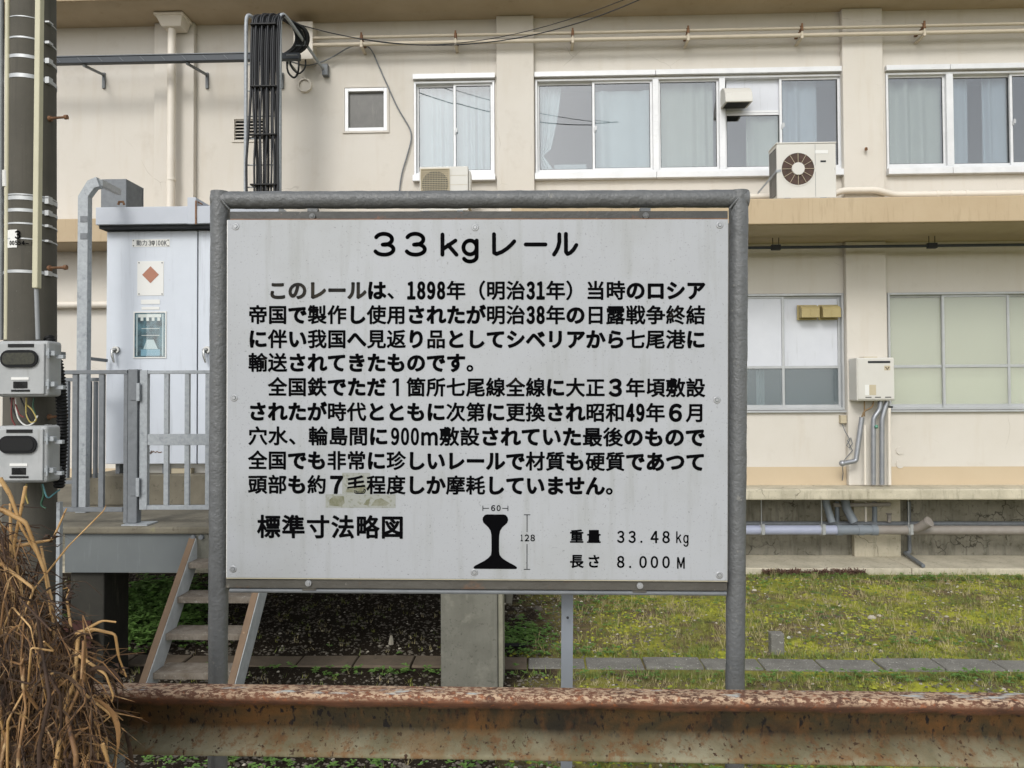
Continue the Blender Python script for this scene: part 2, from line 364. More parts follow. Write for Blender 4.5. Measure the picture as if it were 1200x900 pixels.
def rail_mat():
    m = bpy.data.materials.new('rusty_painted_rail'); m.use_nodes = True
    n, l = m.node_tree.nodes, m.node_tree.links; b = n['Principled BSDF']
    g = n.new('ShaderNodeNewGeometry'); sep = n.new('ShaderNodeSeparateXYZ'); l.new(g.outputs[0], sep.inputs[0])
    nz = n.new('ShaderNodeSeparateXYZ'); l.new(g.outputs['True Normal'], nz.inputs[0])
    def noise(s, st=(1, 1, 1), det=5, off=0, ro=.6):
        mp = n.new('ShaderNodeMapping'); mp.inputs['Location'].default_value = (off, off, 0); mp.inputs['Scale'].default_value = st; l.new(g.outputs[0], mp.inputs[0])
        t = n.new('ShaderNodeTexNoise'); t.inputs['Scale'].default_value = s; t.inputs['Detail'].default_value = det; t.inputs['Roughness'].default_value = ro; l.new(mp.outputs[0], t.inputs[0]); return t.outputs[0]
    def rng(f, a, c, lo=0, hi=1):
        r = n.new('ShaderNodeMapRange'); r.inputs[1].default_value = a; r.inputs[2].default_value = c; r.inputs[3].default_value = lo; r.inputs[4].default_value = hi; l.new(f, r.inputs[0]); return r.outputs[0]
    def op(o, a, c):
        x = n.new('ShaderNodeMath'); x.operation = o
        for i, q in enumerate((a, c)):
            if isinstance(q, (int, float)): x.inputs[i].default_value = q
            else: l.new(q, x.inputs[i])
        return x.outputs[0]
    def mix(a, col, f):
        x = n.new('ShaderNodeMix'); x.data_type = 'RGBA'; l.new(f, x.inputs[0])
        for i, q in ((6, a), (7, col)):
            if isinstance(q, tuple): x.inputs[i].default_value = q
            else: l.new(q, x.inputs[i])
        return x.outputs[2]
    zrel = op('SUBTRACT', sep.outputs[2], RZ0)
    # web: old olive-tan paint with rust drips, darkened for shade under the head
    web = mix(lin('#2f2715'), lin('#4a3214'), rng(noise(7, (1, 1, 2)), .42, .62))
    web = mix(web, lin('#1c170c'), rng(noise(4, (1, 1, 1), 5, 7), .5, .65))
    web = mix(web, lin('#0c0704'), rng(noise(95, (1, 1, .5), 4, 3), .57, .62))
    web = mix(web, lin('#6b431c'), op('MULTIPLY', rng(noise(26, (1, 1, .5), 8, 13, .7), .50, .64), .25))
    # foot: paler paint
    foot = mix(lin('#837e68'), lin('#615b43'), rng(noise(5, (1, 1, 1), 5, 21), .4, .6))
    foot = mix(foot, lin('#6b4a2c'), op('MULTIPLY', rng(noise(40, (1, 1, .6), 6, 31, .75), .50, .60), .75))
    foot = mix(foot, lin('#6e5130'), op('MULTIPLY', rng(noise(9, (1, 1, .3), 6, 35), .48, .62), .45))
    foot = mix(foot, lin('#3b281b'), rng(noise(90, (1, 1, .6), 4, 37), .60, .66))
    # head: red-brown rust with cream remains of paint
    head = mix(lin('#6f4c3a'), lin('#553c30'), rng(noise(12, (1, 1, 1), 5, 41), .4, .6))
    flake = op('MULTIPLY', rng(noise(120, (.6, 1.2, 1.2), 6, 51, .72), .48, .54), rng(zrel, .112, .124))
    head = mix(head, lin('#b39a80'), flake)
    head = mix(head, lin('#aab0ad'), op('MULTIPLY', rng(noise(9, (1, 3, 1), 6, 61), .58, .66), rng(zrel, .1255, .1275)))
    head = mix(head, lin('#8a5233'), op('MULTIPLY', rng(noise(70, (1, 1, 1), 4, 71), .58, .66), .7))
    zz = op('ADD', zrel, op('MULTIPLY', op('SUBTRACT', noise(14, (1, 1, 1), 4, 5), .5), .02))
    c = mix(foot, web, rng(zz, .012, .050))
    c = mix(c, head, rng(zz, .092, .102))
    l.new(c, b.inputs[0]); b.inputs['Roughness'].default_value = .8; b.inputs['Specular IOR Level'].default_value = .3
    bp = n.new('ShaderNodeBump'); bp.inputs['Strength'].default_value = .7; bp.inputs['Distance'].default_value = .003
    l.new(noise(90, (1, 1, 1), 5, 9, .7), bp.inputs['Height']); l.new(bp.outputs[0], b.inputs['Normal']); return m

# ================================================================== GROUND
GH = lambda x, y: .03 * math.sin(x * 1.3 + y * .7) * math.sin(y * 1.9 - x * .4) + .012 * math.sin(x * 5.1 + 2) * math.sin(y * 6.3)
g = MB(); nx, ny = 150, 90; gx0, gx1, gy0, gy1 = -9, 10, 2.5, 10.6
def gz(x, y):
    f = 1
    if y > 9.6: f = max(0, (10.0 - y) / .4)
    if 6.2 < y < 7.1: f = .2
    return GH(x, y) * f
vs = [(gx0 + (gx1 - gx0) * i / nx, gy0 + (gy1 - gy0) * j / ny, 0) for j in range(ny + 1) for i in range(nx + 1)]
vs = [(x, y, gz(x, y)) for x, y, _ in vs]
g.add(vs, [(j * (nx + 1) + i, j * (nx + 1) + i + 1, (j + 1) * (nx + 1) + i + 1, (j + 1) * (nx + 1) + i) for j in range(ny) for i in range(nx)], True)
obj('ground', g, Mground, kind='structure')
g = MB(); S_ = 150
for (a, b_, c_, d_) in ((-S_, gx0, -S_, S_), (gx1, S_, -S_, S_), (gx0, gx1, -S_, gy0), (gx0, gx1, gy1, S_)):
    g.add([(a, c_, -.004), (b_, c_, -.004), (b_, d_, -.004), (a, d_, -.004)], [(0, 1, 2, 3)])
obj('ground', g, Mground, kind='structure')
# platform the camera stands on
PZT = .9
obj('platform', B(-8, 8, -6, 2.25, 0, PZT), Mconc, kind='structure', bevel=.02)

# kerb of half-metre slabs
kroot = root('kerb', 'kerb', 'kerb', (0, 6.64, 0)); del kroot['category'], kroot['label']; kroot['kind'] = 'structure'
kx = X(349, 6.64, 763); k0 = kx - .515 * 12
for k in range(30):
    xa = k0 + k * .515
    tilt = random.uniform(-.006, .006); dz = random.uniform(-.008, .008) + .018; sk = random.uniform(-.03, -.0)
    y0, y1 = 6.55 + random.uniform(-.01, .01), 6.82 + random.uniform(-.01, .01)
    mb = MB(); a, b_ = xa + .006, xa + .515 - .008
    mb.add([(a, y0, -.15), (b_, y0, -.15), (b_ + sk * 0, y1, -.15), (a, y1, -.15), (a, y0, dz), (b_, y0, dz + tilt), (b_, y1, dz + tilt), (a, y1, dz)],
           [(0, 3, 2, 1), (4, 5, 6, 7), (0, 1, 5, 4), (1, 2, 6, 5), (2, 3, 7, 6), (3, 0, 4, 7)])
    obj('kerb_slab', mb, Mkerbb if xa < X(600, 6.6) else Mkerb, kroot, bevel=.012)

# apron + foundation
WY, PY, LY, FY, AY = 10.6, 10.5, 10.12, 10.95, 10.1
APZ = Z(666, AY, 1035); LZ1 = Z(573, LY, 1035); LZ0 = Z(586, LY, 1035)
SLT = Z(232, 9.45, 1000); SLB = Z(262, 9.45, 1000)
EVZ = Z(20, WY, 700)
bx0, bx1 = -9.5, 10.5
print('APZ', APZ, 'L', LZ0, LZ1, 'SL', SLB, SLT, 'EV', EVZ, 'left', Z(258, 10.0, 100), Z(283, 10.0, 100), Z(5, 10.0, 100), Z(34, WY, 120))
ap = root('apron', '', ''); del ap['label'], ap['category']; ap['kind'] = 'structure'
apx = bx0
random.seed(11)
while apx < bx1:
    nx_ = apx + 2.9
    obj('apron_slab', B(apx + .004, nx_ - .004, AY, FY, -.1, APZ + random.uniform(-.004, .004)), Mconc, ap, bevel=.012); apx = nx_

# ================================================================== BUILDING
bld = root('building', 'two-storey beige rendered building with tan slab edges and rows of aluminium windows', 'building', (0, WY, 0))

def wall(name, x0, x1, z0, z1, holes, y, depth, mat, parent):
    xs = sorted({x0, x1} | {h[0] for h in holes} | {h[1] for h in holes})
    zs = sorted({z0, z1} | {h[2] for h in holes} | {h[3] for h in holes})
    mb = MB()
    for i in range(len(xs) - 1):
        for j in range(len(zs) - 1):
            cx, cz = (xs[i] + xs[i + 1]) / 2, (zs[j] + zs[j + 1]) / 2
            if any(h[0] < cx < h[1] and h[2] < cz < h[3] for h in holes): continue
            mb.add([(xs[i], y, zs[j]), (xs[i + 1], y, zs[j]), (xs[i + 1], y, zs[j + 1]), (xs[i], y, zs[j + 1])], [(0, 1, 2, 3)])
    for (a, b_, c, d) in holes:
        Y2 = y + depth
        mb.add([(a, y, c), (b_, y, c), (b_, Y2, c), (a, Y2, c)], [(0, 1, 2, 3)])
        mb.add([(a, y, d), (b_, y, d), (b_, Y2, d), (a, Y2, d)], [(3, 2, 1, 0)])
        mb.add([(a, y, c), (a, Y2, c), (a, Y2, d), (a, y, d)], [(0, 1, 2, 3)])
        mb.add([(b_, y, c), (b_, Y2, c), (b_, Y2, d), (b_, y, d)], [(3, 2, 1, 0)])
    return obj(name, mb, mat, parent)

def zz(py, px): return Z(py, WY, px)
# window rectangles (metres)
U1 = (X(485, WY, 150), X(580, WY, 150), zz(206, 532), zz(95, 532))
U2 = (X(627, WY, 150), X(988, WY, 150), zz(202, 807), zz(90, 807))
U3 = (X(1038, WY, 150), X(1038, WY, 150) + (U2[1] - U2[0]), U2[2] , U2[3])
SW = (X(404, WY, 128), X(454, WY, 128), zz(154, 429), zz(103, 429))
LV = (X(272, WY, 152), X(312, WY, 152), zz(167, 290), zz(137, 290))
L1 = (X(989, WY, 400) - (U2[1] - U2[0]), X(989, WY, 400), zz(481, 930), zz(344, 930))
L2 = (X(1040, WY, 400), X(1040, WY, 400) + (U2[1] - U2[0]), L1[2], L1[3])
wall('upper_wall', bx0, bx1, SLT - .001, EVZ, [U1, U2, U3, SW, LV], WY, .12, Mwall, bld)
wall('lower_wall', bx0, bx1, LZ1 - .02, SLB + .001, [L1, L2], WY, .12, Mwall, bld)
bandz = zz(547, 950)
obj('painted_band', B(bx0, bx1, WY - .004, WY + .002, LZ1 - .01, bandz), Mband, bld)
obj('foundation_wall', B(bx0, bx1, FY, FY + .2, -.2, LZ0 + .01), Mconcd, bld)
for px in (515, 1025):
    xc = X(px, FY, 640); obj('foundation_pier', B(xc - .33, xc + .33, FY - .1, FY - .002, APZ - .01, LZ0), Mconc, bld, bevel=.01)
obj('ledge', B(bx0, bx1, LY, WY + .2, LZ0, LZ1), Mconc, bld, bevel=.02)
SX = X(600, 9.9, 240)
obj('mid_slab', B(bx0, SX, WY - .62, WY - .003, SLB, SLT), Mslab, bld, bevel=.012)
obj('balcony_slab', B(SX + .004, bx1, 9.42, WY - .003, SLB, SLT), Mslab, bld, bevel=.012)
# soffit sheets just under the slabs
obj('soffit', B(bx0, SX, WY - .59, WY - .004, SLB - .006, SLB - .002), Msoff, bld)
obj('soffit', B(SX + .01, bx1, 9.46, WY - .004, SLB - .006, SLB - .002), Msoff, bld)
obj('eave_slab', B(bx0 - .5, bx1 + .5, WY - .72, WY + 5.2, EVZ + .006, EVZ + .32), Mslab, bld, bevel=.012)
obj('soffit', B(bx0 - .48, bx1 + .48, WY - .69, WY + .3, EVZ, EVZ + .004), Msoff, bld)
for (pa, pb) in ((180, 227), (582, 626), (988.5, 1036)):
    xa, xb = X(pa, PY, 150), X(pb, PY, 150)
    obj('pilaster', B(xa, xb, PY, WY - .002, SLT + .002, EVZ - .002), Mwall, bld, bevel=.012)
    xa, xb = X(pa + 4, PY, 400), X(pb + 4, PY, 400)
    obj('pilaster', B(xa, xb, PY, WY - .008, LZ1 + .002, SLB - .008), Mwall, bld, bevel=.012)
# rooms behind the windows
rm = MB()
for (za, zb) in ((LZ1 + .1, SLB), (SLT, EVZ)):
    xs_ = [bx0, X(383, WY), bx1]
    rm.add([(bx0, WY + 2.6, za), (bx1, WY + 2.6, za), (bx1, WY + 2.6, zb), (bx0, WY + 2.6, zb)], [(0, 1, 2, 3)])
    rm.add([(bx0, WY + .12, za), (bx1, WY + .12, za), (bx1, WY + 2.6, za), (bx0, WY + 2.6, za)], [(0, 1, 2, 3)])
    rm.add([(bx0, WY + .12, zb), (bx1, WY + .12, zb), (bx1, WY + 2.6, zb), (bx0, WY + 2.6, zb)], [(3, 2, 1, 0)])
    for x in xs_: rm.add([(x, WY + .12, za), (x, WY + 2.6, za), (x, WY + 2.6, zb), (x, WY + .12, zb)], [(0, 1, 2, 3)])
obj('interior_walls', rm, Mroom, bld)
outer = MB(); outer.box(bx0, bx0 + .15, WY, WY + 5, -.2, EVZ); outer.box(bx1 - .15, bx1, WY + .001, WY + 5, -.2, EVZ); outer.box(bx0, bx1, WY + 4.9, WY + 5.05, -.2, EVZ)
obj('side_walls', outer, Mwall, bld)

def frame_mb(x0, x1, z0, z1, y0, y1, t, tb=None):
    mb = MB(); tb = tb or t
    mb.box(x0, x0 + t, y0, y1, z0, z1); mb.box(x1 - t, x1, y0, y1, z0, z1)
    mb.box(x0 + t, x1 - t, y0, y1, z1 - t, z1); mb.box(x0 + t, x1 - t, y0, y1, z0, z0 + tb)
    return mb
def curtain(x0, x1, z0, z1, y, mat, parent, folds=8, amp=.03, pinch=None, name='curtain'):
    mb = MB(); nx, nz = 110, 6 if not pinch else 14; vs = []
    ph = random.uniform(0, 6)
    for j in range(nz + 1):
        t = j / nz
        for i in range(nx + 1):
            s = i / nx
            xx = x0 + (x1 - x0) * s
            if pinch: xx = x0 + (x1 - x0) * s * pinch(1 - t)
            yy = y + amp * (1 - .3 * t) * math.sin(s * folds * 4.6 + ph + 1.3 * math.sin(4 * s + ph) + .25 * t) * (.6 + .4 * math.sin(s * 7 + ph + t)) 
            vs.append((xx, yy, z0 + (z1 - z0) * t))
    mb.add(vs, [(j * (nx + 1) + i, j * (nx + 1) + i + 1, (j + 1) * (nx + 1) + i + 1, (j + 1) * (nx + 1) + i) for j in range(nz) for i in range(nx)], True)
    return obj(name, mb, mat, parent)
def sash(win, xa, xb, za, zb, yd, glass=Gpane, t=.035, tb=.05, mat=Malu, latch=None):
    """one sliding sash with its pane; outer size xa..xb, za..zb; yd = depth of its front behind the wall face"""
    obj('sash', frame_mb(xa, xb, za, zb, WY + yd, WY + yd + .03, t, tb), mat, win, bevel=.003, seg=1)
    obj('gasket', frame_mb(xa + t, xb - t, za + tb, zb - t, WY + yd + .008, WY + yd + .02, .007), Mgask, win)
    obj('pane', B(xa + t + .002, xb - t - .002, WY + yd + .012, WY + yd + .016, za + tb, zb - t), glass, win)
    if latch:
        zc = (za + zb) / 2 - .05
        mb = MB().box(latch - .012, latch + .012, WY + yd - .014, WY + yd - .001, zc - .03, zc + .03); mb.box(latch, latch + .03, WY + yd - .022, WY + yd - .014, zc - .01, zc + .05)
        obj('latch', mb, Malu2, win)
def xw(px): return X(px, WY, 150)
def window(rect, mull=(), upper=True, label=None, mat=Malu):
    x0, x1, z0, z1 = rect
    mb = frame_mb(x0 + .004, x1 - .004, z0 + .004, z1 - .004, WY - .018, WY + .10, .03, .035)
    for (a, b_) in mull: mb.box(a, b_, WY - .02, WY + .10, z0 + .036, z1 - .032)
    wn = obj('window', mb, mat, bld, bevel=.003, seg=1, label=label)
    return wn
def covers(wn, rect, splits=()):
    x0, x1, z0, z1 = rect
    pts = [x0 - .01] + list(splits) + [x1 + .01]
    for a, b_ in zip(pts[:-1], pts[1:]):
        obj('head_flashing', B(a + .003, b_ - .003, WY - .07, WY - .002, z1 + .012, z1 + .085), Malu, wn, bevel=.004)
        obj('sill', B(a + .003, b_ - .003, WY - .09, WY - .002, z0 - .092, z0 - .004), Malu, wn, bevel=.004)

# --- U1
w1 = window(U1, label='double sliding window above the left outdoor unit, pale blue curtains'); covers(w1, U1)
m1 = (U1[0] + U1[1]) / 2
sash(w1, U1[0] + .03, m1 + .02, U1[2] + .035, U1[3] - .03, .055)
sash(w1, m1 - .015, U1[1] - .03, U1[2] + .035, U1[3] - .03, .02, latch=m1 + .015)
curtain(U1[0] + .03, m1 - .02, U1[2], U1[3] - .02, WY + .15, Mcurt, w1, 5, .03)
curtain(m1, U1[1] - .03, U1[2], U1[3] - .02, WY + .16, Mcurt, w1, 6, .035)
# --- U2
ma, mb_ = (xw(765), xw(772)), (xw(843), xw(850))
w2 = window(U2, [ma, mb_], label='long upper window band with five sashes and an extractor hood'); covers(w2, U2, [xw(768)])
zb0, zt0 = U2[2] + .035, U2[3] - .03
c_ = (xw(693) + xw(699)) / 2
sash(w2, U2[0] + .03, c_ + .02, zb0, zt0, .055)
sash(w2, c_ - .02, ma[0], zb0, zt0, .02, latch=c_ + .012)
sash(w2, ma[1], mb_[0], zb0, zt0, .03, t=.03)
c2_ = xw(916)
zp = zz(128, 880)
obj('board_panel', B(mb_[1] + .035, c2_ - .01, WY + .065, WY + .075, zp, zt0), Mpanelw, w2)
obj('transom', B(mb_[1] + .002, c2_ - .02, WY + .052, WY + .085, zp - .03, zp), Malu, w2)
sash(w2, mb_[1], c2_ + .02, zb0, zp - .031, .055)
sash(w2, c2_ - .02, U2[1] - .03, zb0, zt0, .02, latch=c2_ + .012)
# tied back curtain
curtain(U2[0] + .03, U2[0] + .38, zb0, zt0, WY + .14, Mcurt, w2, 5, .025, pinch=lambda t: 1 - .75 * (t ** 1.6) if t < .78 else .25 + (t - .78) * 2.6)
obj('papers', B(U2[0] + .28, U2[0] + .76, WY + .3, WY + .32, zb0 - .02, zb0 + .2), Mcurt, w2, bevel=.01)
curtain(c_ + .02, ma[0] - .03, zb0, zt0 - .1, WY + .14, Mcurt, w2, 4, .04)
curtain(ma[1] + .02, ma[1] + .80, zb0 - .02, zt0, WY + .14, Mcurtg, w2, 6, .03)
curtain(xw(878), c2_ + .02, zb0 - .02, zp, WY + .14, Mcurtg, w2, 3, .03)
curtain(c2_ + .04, c2_ + .55, zb0 - .02, zt0, WY + .14, Mcurtb, w2, 3, .04)
# --- U3
q1 = (xw(1109), xw(1117))
q2 = xw(1187)
w3 = window(U3, [q1], label='upper window band at the right edge, curtains behind'); covers(w3, U3, [xw(1112)])
zb0, zt0 = U3[2] + .035, U3[3] - .03
sash(w3, U3[0] + .03, q1[0], zb0, zt0, .03, t=.03)
sash(w3, q1[1], q2 + .02, zb0, zt0, .055)
sash(w3, q2 - .02, q2 + .84, zb0, zt0, .02, latch=q2 + .014)
sash(w3, q2 + .86, U3[1] - .03, zb0, zt0, .03)
curtain(U3[0] + .02, q1[0], zb0 - .02, zt0, WY + .16, Mcurtg, w3, 4, .06)
curtain(q1[1], q1[1] + .30, zb0 - .02, zt0, WY + .15, Mcurtb, w3, 2, .04)
curtain(q1[1] + .48, q2 + .02, zb0 - .02, zt0, WY + .15, Mcurtb, w3, 3, .04)
curtain(q2 + .3, U3[1] - .05, zb0 - .02, zt0, WY + .15, Mcurtb, w3, 12, .04)
# --- small window
w4 = obj('window', frame_mb(SW[0] + .003, SW[1] - .003, SW[2] + .003, SW[3] - .003, WY - .012, WY + .08, .05, .05), Malu, bld, bevel=.004, label='small square window with dark grey obscure glass')
obj('pane', B(SW[0] + .054, SW[1] - .054, WY + .04, WY + .05, SW[2] + .054, SW[3] - .054), M('dark_pane', '#55544f', .35, c2='#4a4945', scale=9, amt=.8, streak=[('#6c6a62', (9, 9, 1.5), 3, .55, .7, .5)]), w4)
obj('trim', frame_mb(SW[0] - .025, SW[1] + .025, SW[2] - .025, SW[3] + .025, WY - .02, WY - .003, .026), Mwall, w4)
# --- louvre vent
lvo = obj('louvre_vent', frame_mb(LV[0] + .002, LV[1] - .002, LV[2] + .002, LV[3] - .002, WY - .015, WY + .06, .035), Mwall, bld, bevel=.003)
obj('vent_back', B(LV[0], LV[1], WY + .1, WY + .11, LV[2], LV[3]), Mdkpanel, lvo)
n_ = 7; s0 = None
for k in range(n_):
    z = LV[2] + .05 + (LV[3] - LV[2] - .09) * k / (n_ - 1)
    mb = MB(); mb.add([(LV[0] + .037, WY + .0, z - .014), (LV[1] - .037, WY + .0, z - .014), (LV[1] - .037, WY + .05, z + .018), (LV[0] + .037, WY + .05, z + .018),
                       (LV[0] + .037, WY + .0, z - .018), (LV[1] - .037, WY + .0, z - .018), (LV[1] - .037, WY + .05, z + .014), (LV[0] + .037, WY + .05, z + .014)],
                      [(3, 2, 1, 0), (4, 5, 6, 7), (0, 1, 5, 4), (2, 3, 7, 6)])
    obj('slat', mb, Mwall, lvo)
# --- lower windows
def lower_window(rect, verts, kinds, label):
    x0, x1, z0, z1 = rect
    wn = window(rect, label=label, mat=Malu2)
    obj('sill', B(x0 - .01, x1 + .01, WY - .05, WY - .002, z0 - .03, z0 - .004), Malu2, wn, bevel=.003)
    zm = zz(430, 950)
    for i, (a, b_) in enumerate(zip(verts[:-1], verts[1:])):
        yd = .02 if i % 2 else .05
        a2, b2 = a - .02, b_ + .02
        if i == 0: a2 = x0 + .03
        if i == len(verts) - 2: b2 = x1 - .03
        za, zb = z0 + .035, z1 - .03
        mb = frame_mb(a2, b2, za, zb, WY + yd, WY + yd + .03, .035, .045); mb.box(a2 + .035, b2 - .035, WY + yd, WY + yd + .03, zm - .02, zm + .02)
        obj('sash', mb, Malu2, wn, bevel=.003, seg=1)
        for part, (pa, pb) in enumerate(((zm + .021, zb - .036), (za + .046, zm - .021))):
            kd = kinds[i][part]
            obj('pane', B(a2 + .037, b2 - .037, WY + yd + .012, WY + yd + .017, pa, pb), {'w': Mpanelw, 'f': Gfrost, 'g': Gmilk, 'm': Gmilk}[kd], wn)
    return wn
pw = (L1[1] - L1[0]) / 5
xm = X(918, WY, 400)
step = L1[1] - xm
wl1 = lower_window(L1, [L1[0], xm - 3 * step, xm - 2 * step, xm - step, xm, L1[1]], ['wf', 'wf', 'wf', 'wf', 'wf'], 'lower window with white boarded upper lights, right of the sign')
curtain(X(890, WY), X(900, WY), L1[2], zz(430, 900), WY + .16, Mcurt, wl1, 2, .02)
mb = MB().box(L1[0], L1[1], WY + .35, WY + .36, L1[2], zz(432, 900)); obj('inner_board', mb, Mfrost, wl1)
v1, v2 = X(1107, WY, 400), X(1183, WY, 400)
wl2 = lower_window(L2, [L2[0], v1, v2, v2 + (v2 - v1), L2[1]], ['gm', 'gm', 'gm', 'gm'], 'lower window with pale blinds behind obscure glass, at the right edge')
bl = MB(); z = zz(430, 1100)
while z < L2[3] - .02:
    bl.add([(L2[0], WY + .12, z), (L2[1], WY + .12, z), (L2[1], WY + .17, z + .036), (L2[0], WY + .17, z + .036)], [(0, 1, 2, 3)]); z += .032
obj('blind', bl, Mblind, wl2, kind='stuff')
obj('blind_backing', B(L2[0], L2[1], WY + .19, WY + .2, L2[2], L2[3]), Mblind, wl2)

# downpipe with hopper, pilaster wedge
dp = MB(); dx = X(202, 10.38, 120)
dp.tube([(dx - .01, 10.36, SLT - .6), (dx, 10.36, zz(42, 200))], .056, 16)
for py in (78, 216): dp.tube([(dx, 10.36, zz(py, 200) - .02), (dx, 10.36, zz(py, 200) + .02)], .062, 16)
dpo = obj('downpipe', dp, Mdpipe, bld)
hx0, hx1 = X(186, 10.3, 30), X(217, 10.3, 30); hz1, hz0 = EVZ - .04, zz(44, 200)
hb = MB(); hb.add([(hx0, 10.2, hz1), (hx1, 10.2, hz1), (hx1, 10.48, hz1), (hx0, 10.48, hz1), (hx0 + .05, 10.27, hz0), (hx1 - .05, 10.27, hz0), (hx1 - .05, 10.48, hz0), (hx0 + .05, 10.48, hz0)],
                  [(3, 2, 1, 0), (4, 5, 6, 7), (0, 1, 5, 4), (1, 2, 6, 5), (2, 3, 7, 6), (3, 0, 4, 7)])
hb.box(hx0 - .02, hx1 + .02, 10.18, 10.49, hz1 - .005, hz1 + .03)
obj('rainwater_hopper', hb, Mdpipe, dpo, bevel=.006)
# round cap on the wall
rc = MB(); rcx, rcz = X(358, WY, 101), zz(101, 358)
rc.tube([(rcx, WY - .05, rcz), (rcx, WY, rcz)], .10, 24, cap=False); rc.disc((rcx, WY - .05, rcz), (0, -1, 0), .10, 24, .078); rc.disc((rcx, WY - .03, rcz), (0, -1, 0), .08, 24)
obj('round_vent_cap', rc, Mdpipe, bld)

# ================================================================== THINGS ON THE FACADE
# pair of conduits
def ypipe(y): return y
for i, (pa, pb, lab) in enumerate(((43.5, 29.0, 'upper of two beige conduits running along the wall under the eave'), (51.5, 37.5, 'lower of two beige conduits running along the wall under the eave'))):
    za = Z(pa, 10.38, 370); zb = Z(pb, 10.38, 1200); zc = (za + zb) / 2
    r_ = root('wall_conduit', lab, 'pipe', (X(365, 10.38), 10.38, zc), group='conduits under the eave')
    obj('pipe', MB().tube([(X(366, 10.38, 45), 10.38, zc), (bx1 - .1, 10.38, zc)], .022 + .006 * i, 10), Mpipeb, r_)
    for px in (424, 534, 671, 806, 939, 1082):
        bxp = X(px, 10.38, 45)
        b2 = MB().box(bxp - .02, bxp + .02, 10.34, WY - .002, zc - .05, zc - .03); b2.tube([(bxp - .02, 10.38, zc), (bxp + .02, 10.38, zc)], .034 + .006 * i, 10); b2.box(bxp - .012, bxp + .012, 10.335, 10.35, zc - .06, zc + .05)
        obj('clip', b2, Mrustm if i == 0 else Mpipeb, r_)
# pipe under the balcony soffit
zc = Z(289, 10.2, 1000)
r_ = root('soffit_pipe', 'dark thin pipe hung under the balcony slab right of the sign', 'pipe', (X(900, 10.2), 10.2, zc))
obj('pipe', MB().tube([(X(700, 10.2), 10.2, zc), (bx1 - .1, 10.2, zc)], .02, 8), Mtray, r_)
for px in (910, 1093):
    bxp = X(px, 10.2, 289); b2 = MB().box(bxp - .07, bxp + .05, 10.17, 10.23, zc - .035, zc + .035)
    b2.tube([(bxp - .05, 10.2, zc), (bxp - .05, 10.2, SLB - .008)], .005, 5); b2.tube([(bxp + .03, 10.2, zc), (bxp + .03, 10.2, SLB - .008)], .005, 5)
    obj('hanger', b2, Mdkpanel, r_)
# pipe on top of slab, right
r_ = root('slab_pipe', 'cream pipe cover running along the wall just above the balcony slab', 'pipe', (X(900, 10.45), 10.3, SLT))
zc = Z(223, 10.42, 1000)
obj('pipe', MB().tube(bend([(X(640, 10.5), 10.5, zc - .05), (X(975, 10.5), 10.5, zc - .05), (X(992, 10.4), 10.42, zc), (X(1030, 10.4), 10.42, zc), (X(1052, 10.5), 10.5, zc - .05), (bx1 - .2, 10.5, zc - .05)], .06), .045, 12), Mdpipe, r_)
for px in (1098, 1114, 1132):
    x_ = X(px, 10.5, 223); obj('coupling', MB().tube([(x_ - .02, 10.5, zc - .05), (x_ + .02, 10.5, zc - .05)], .052, 12), Mdpipe, r_)
# left wall pipe
zc = Z(357, 10.5, 95)
r_ = root('wall_pipe', 'white pipe running along the lower wall behind the cabinet', 'pipe', (X(60, 10.5), 10.5, zc))
obj('pipe', MB().tube([(bx0 + .2, 10.5, zc), (X(400, 10.5), 10.5, zc)], .05, 12), Mdpipe, r_)
for px in (30, 250): x_ = X(px, 10.5, 357); obj('clip', MB().box(x_ - .015, x_ + .015, 10.44, WY - .002, zc - .06, zc + .06), Mdpipe, r_)

# extractor hood in window 2
hx0, hx1 = X(850, 10.3, 112), X(882, 10.3, 112); hz0, hz1 = Z(127, 10.3, 866), Z(97, 10.3, 866)
r_ = root('extractor_hood', 'white extractor hood on the board of the long upper window', 'vent hood', (hx0, WY, hz0))
zf_, zk_ = Z(119, WY - .31, 866), Z(127, WY, 866)
pts = [Vector((hx0, WY + .06, hz1)), Vector((hx0, WY - .13, hz1)), Vector((hx0, WY - .22, hz1 - .05)), Vector((hx0, WY - .29, hz1 - .13)), Vector((hx0, WY - .31, zf_ + .03)), Vector((hx0, WY - .31, zf_)), Vector((hx0, WY + .0, zk_))]
hd = MB().prism(pts, (hx1 - hx0, 0, 0)); obj('hood', hd, Mpale, r_, bevel=.006)
obj('opening', MB().add([(hx0 + .03, WY - .28, zf_ - .002), (hx1 - .03, WY - .28, zf_ - .002), (hx1 - .03, WY + .0, zk_ - .002), (hx0 + .03, WY + .0, zk_ - .002)], [(0, 1, 2, 3)]), Mblack, r_)
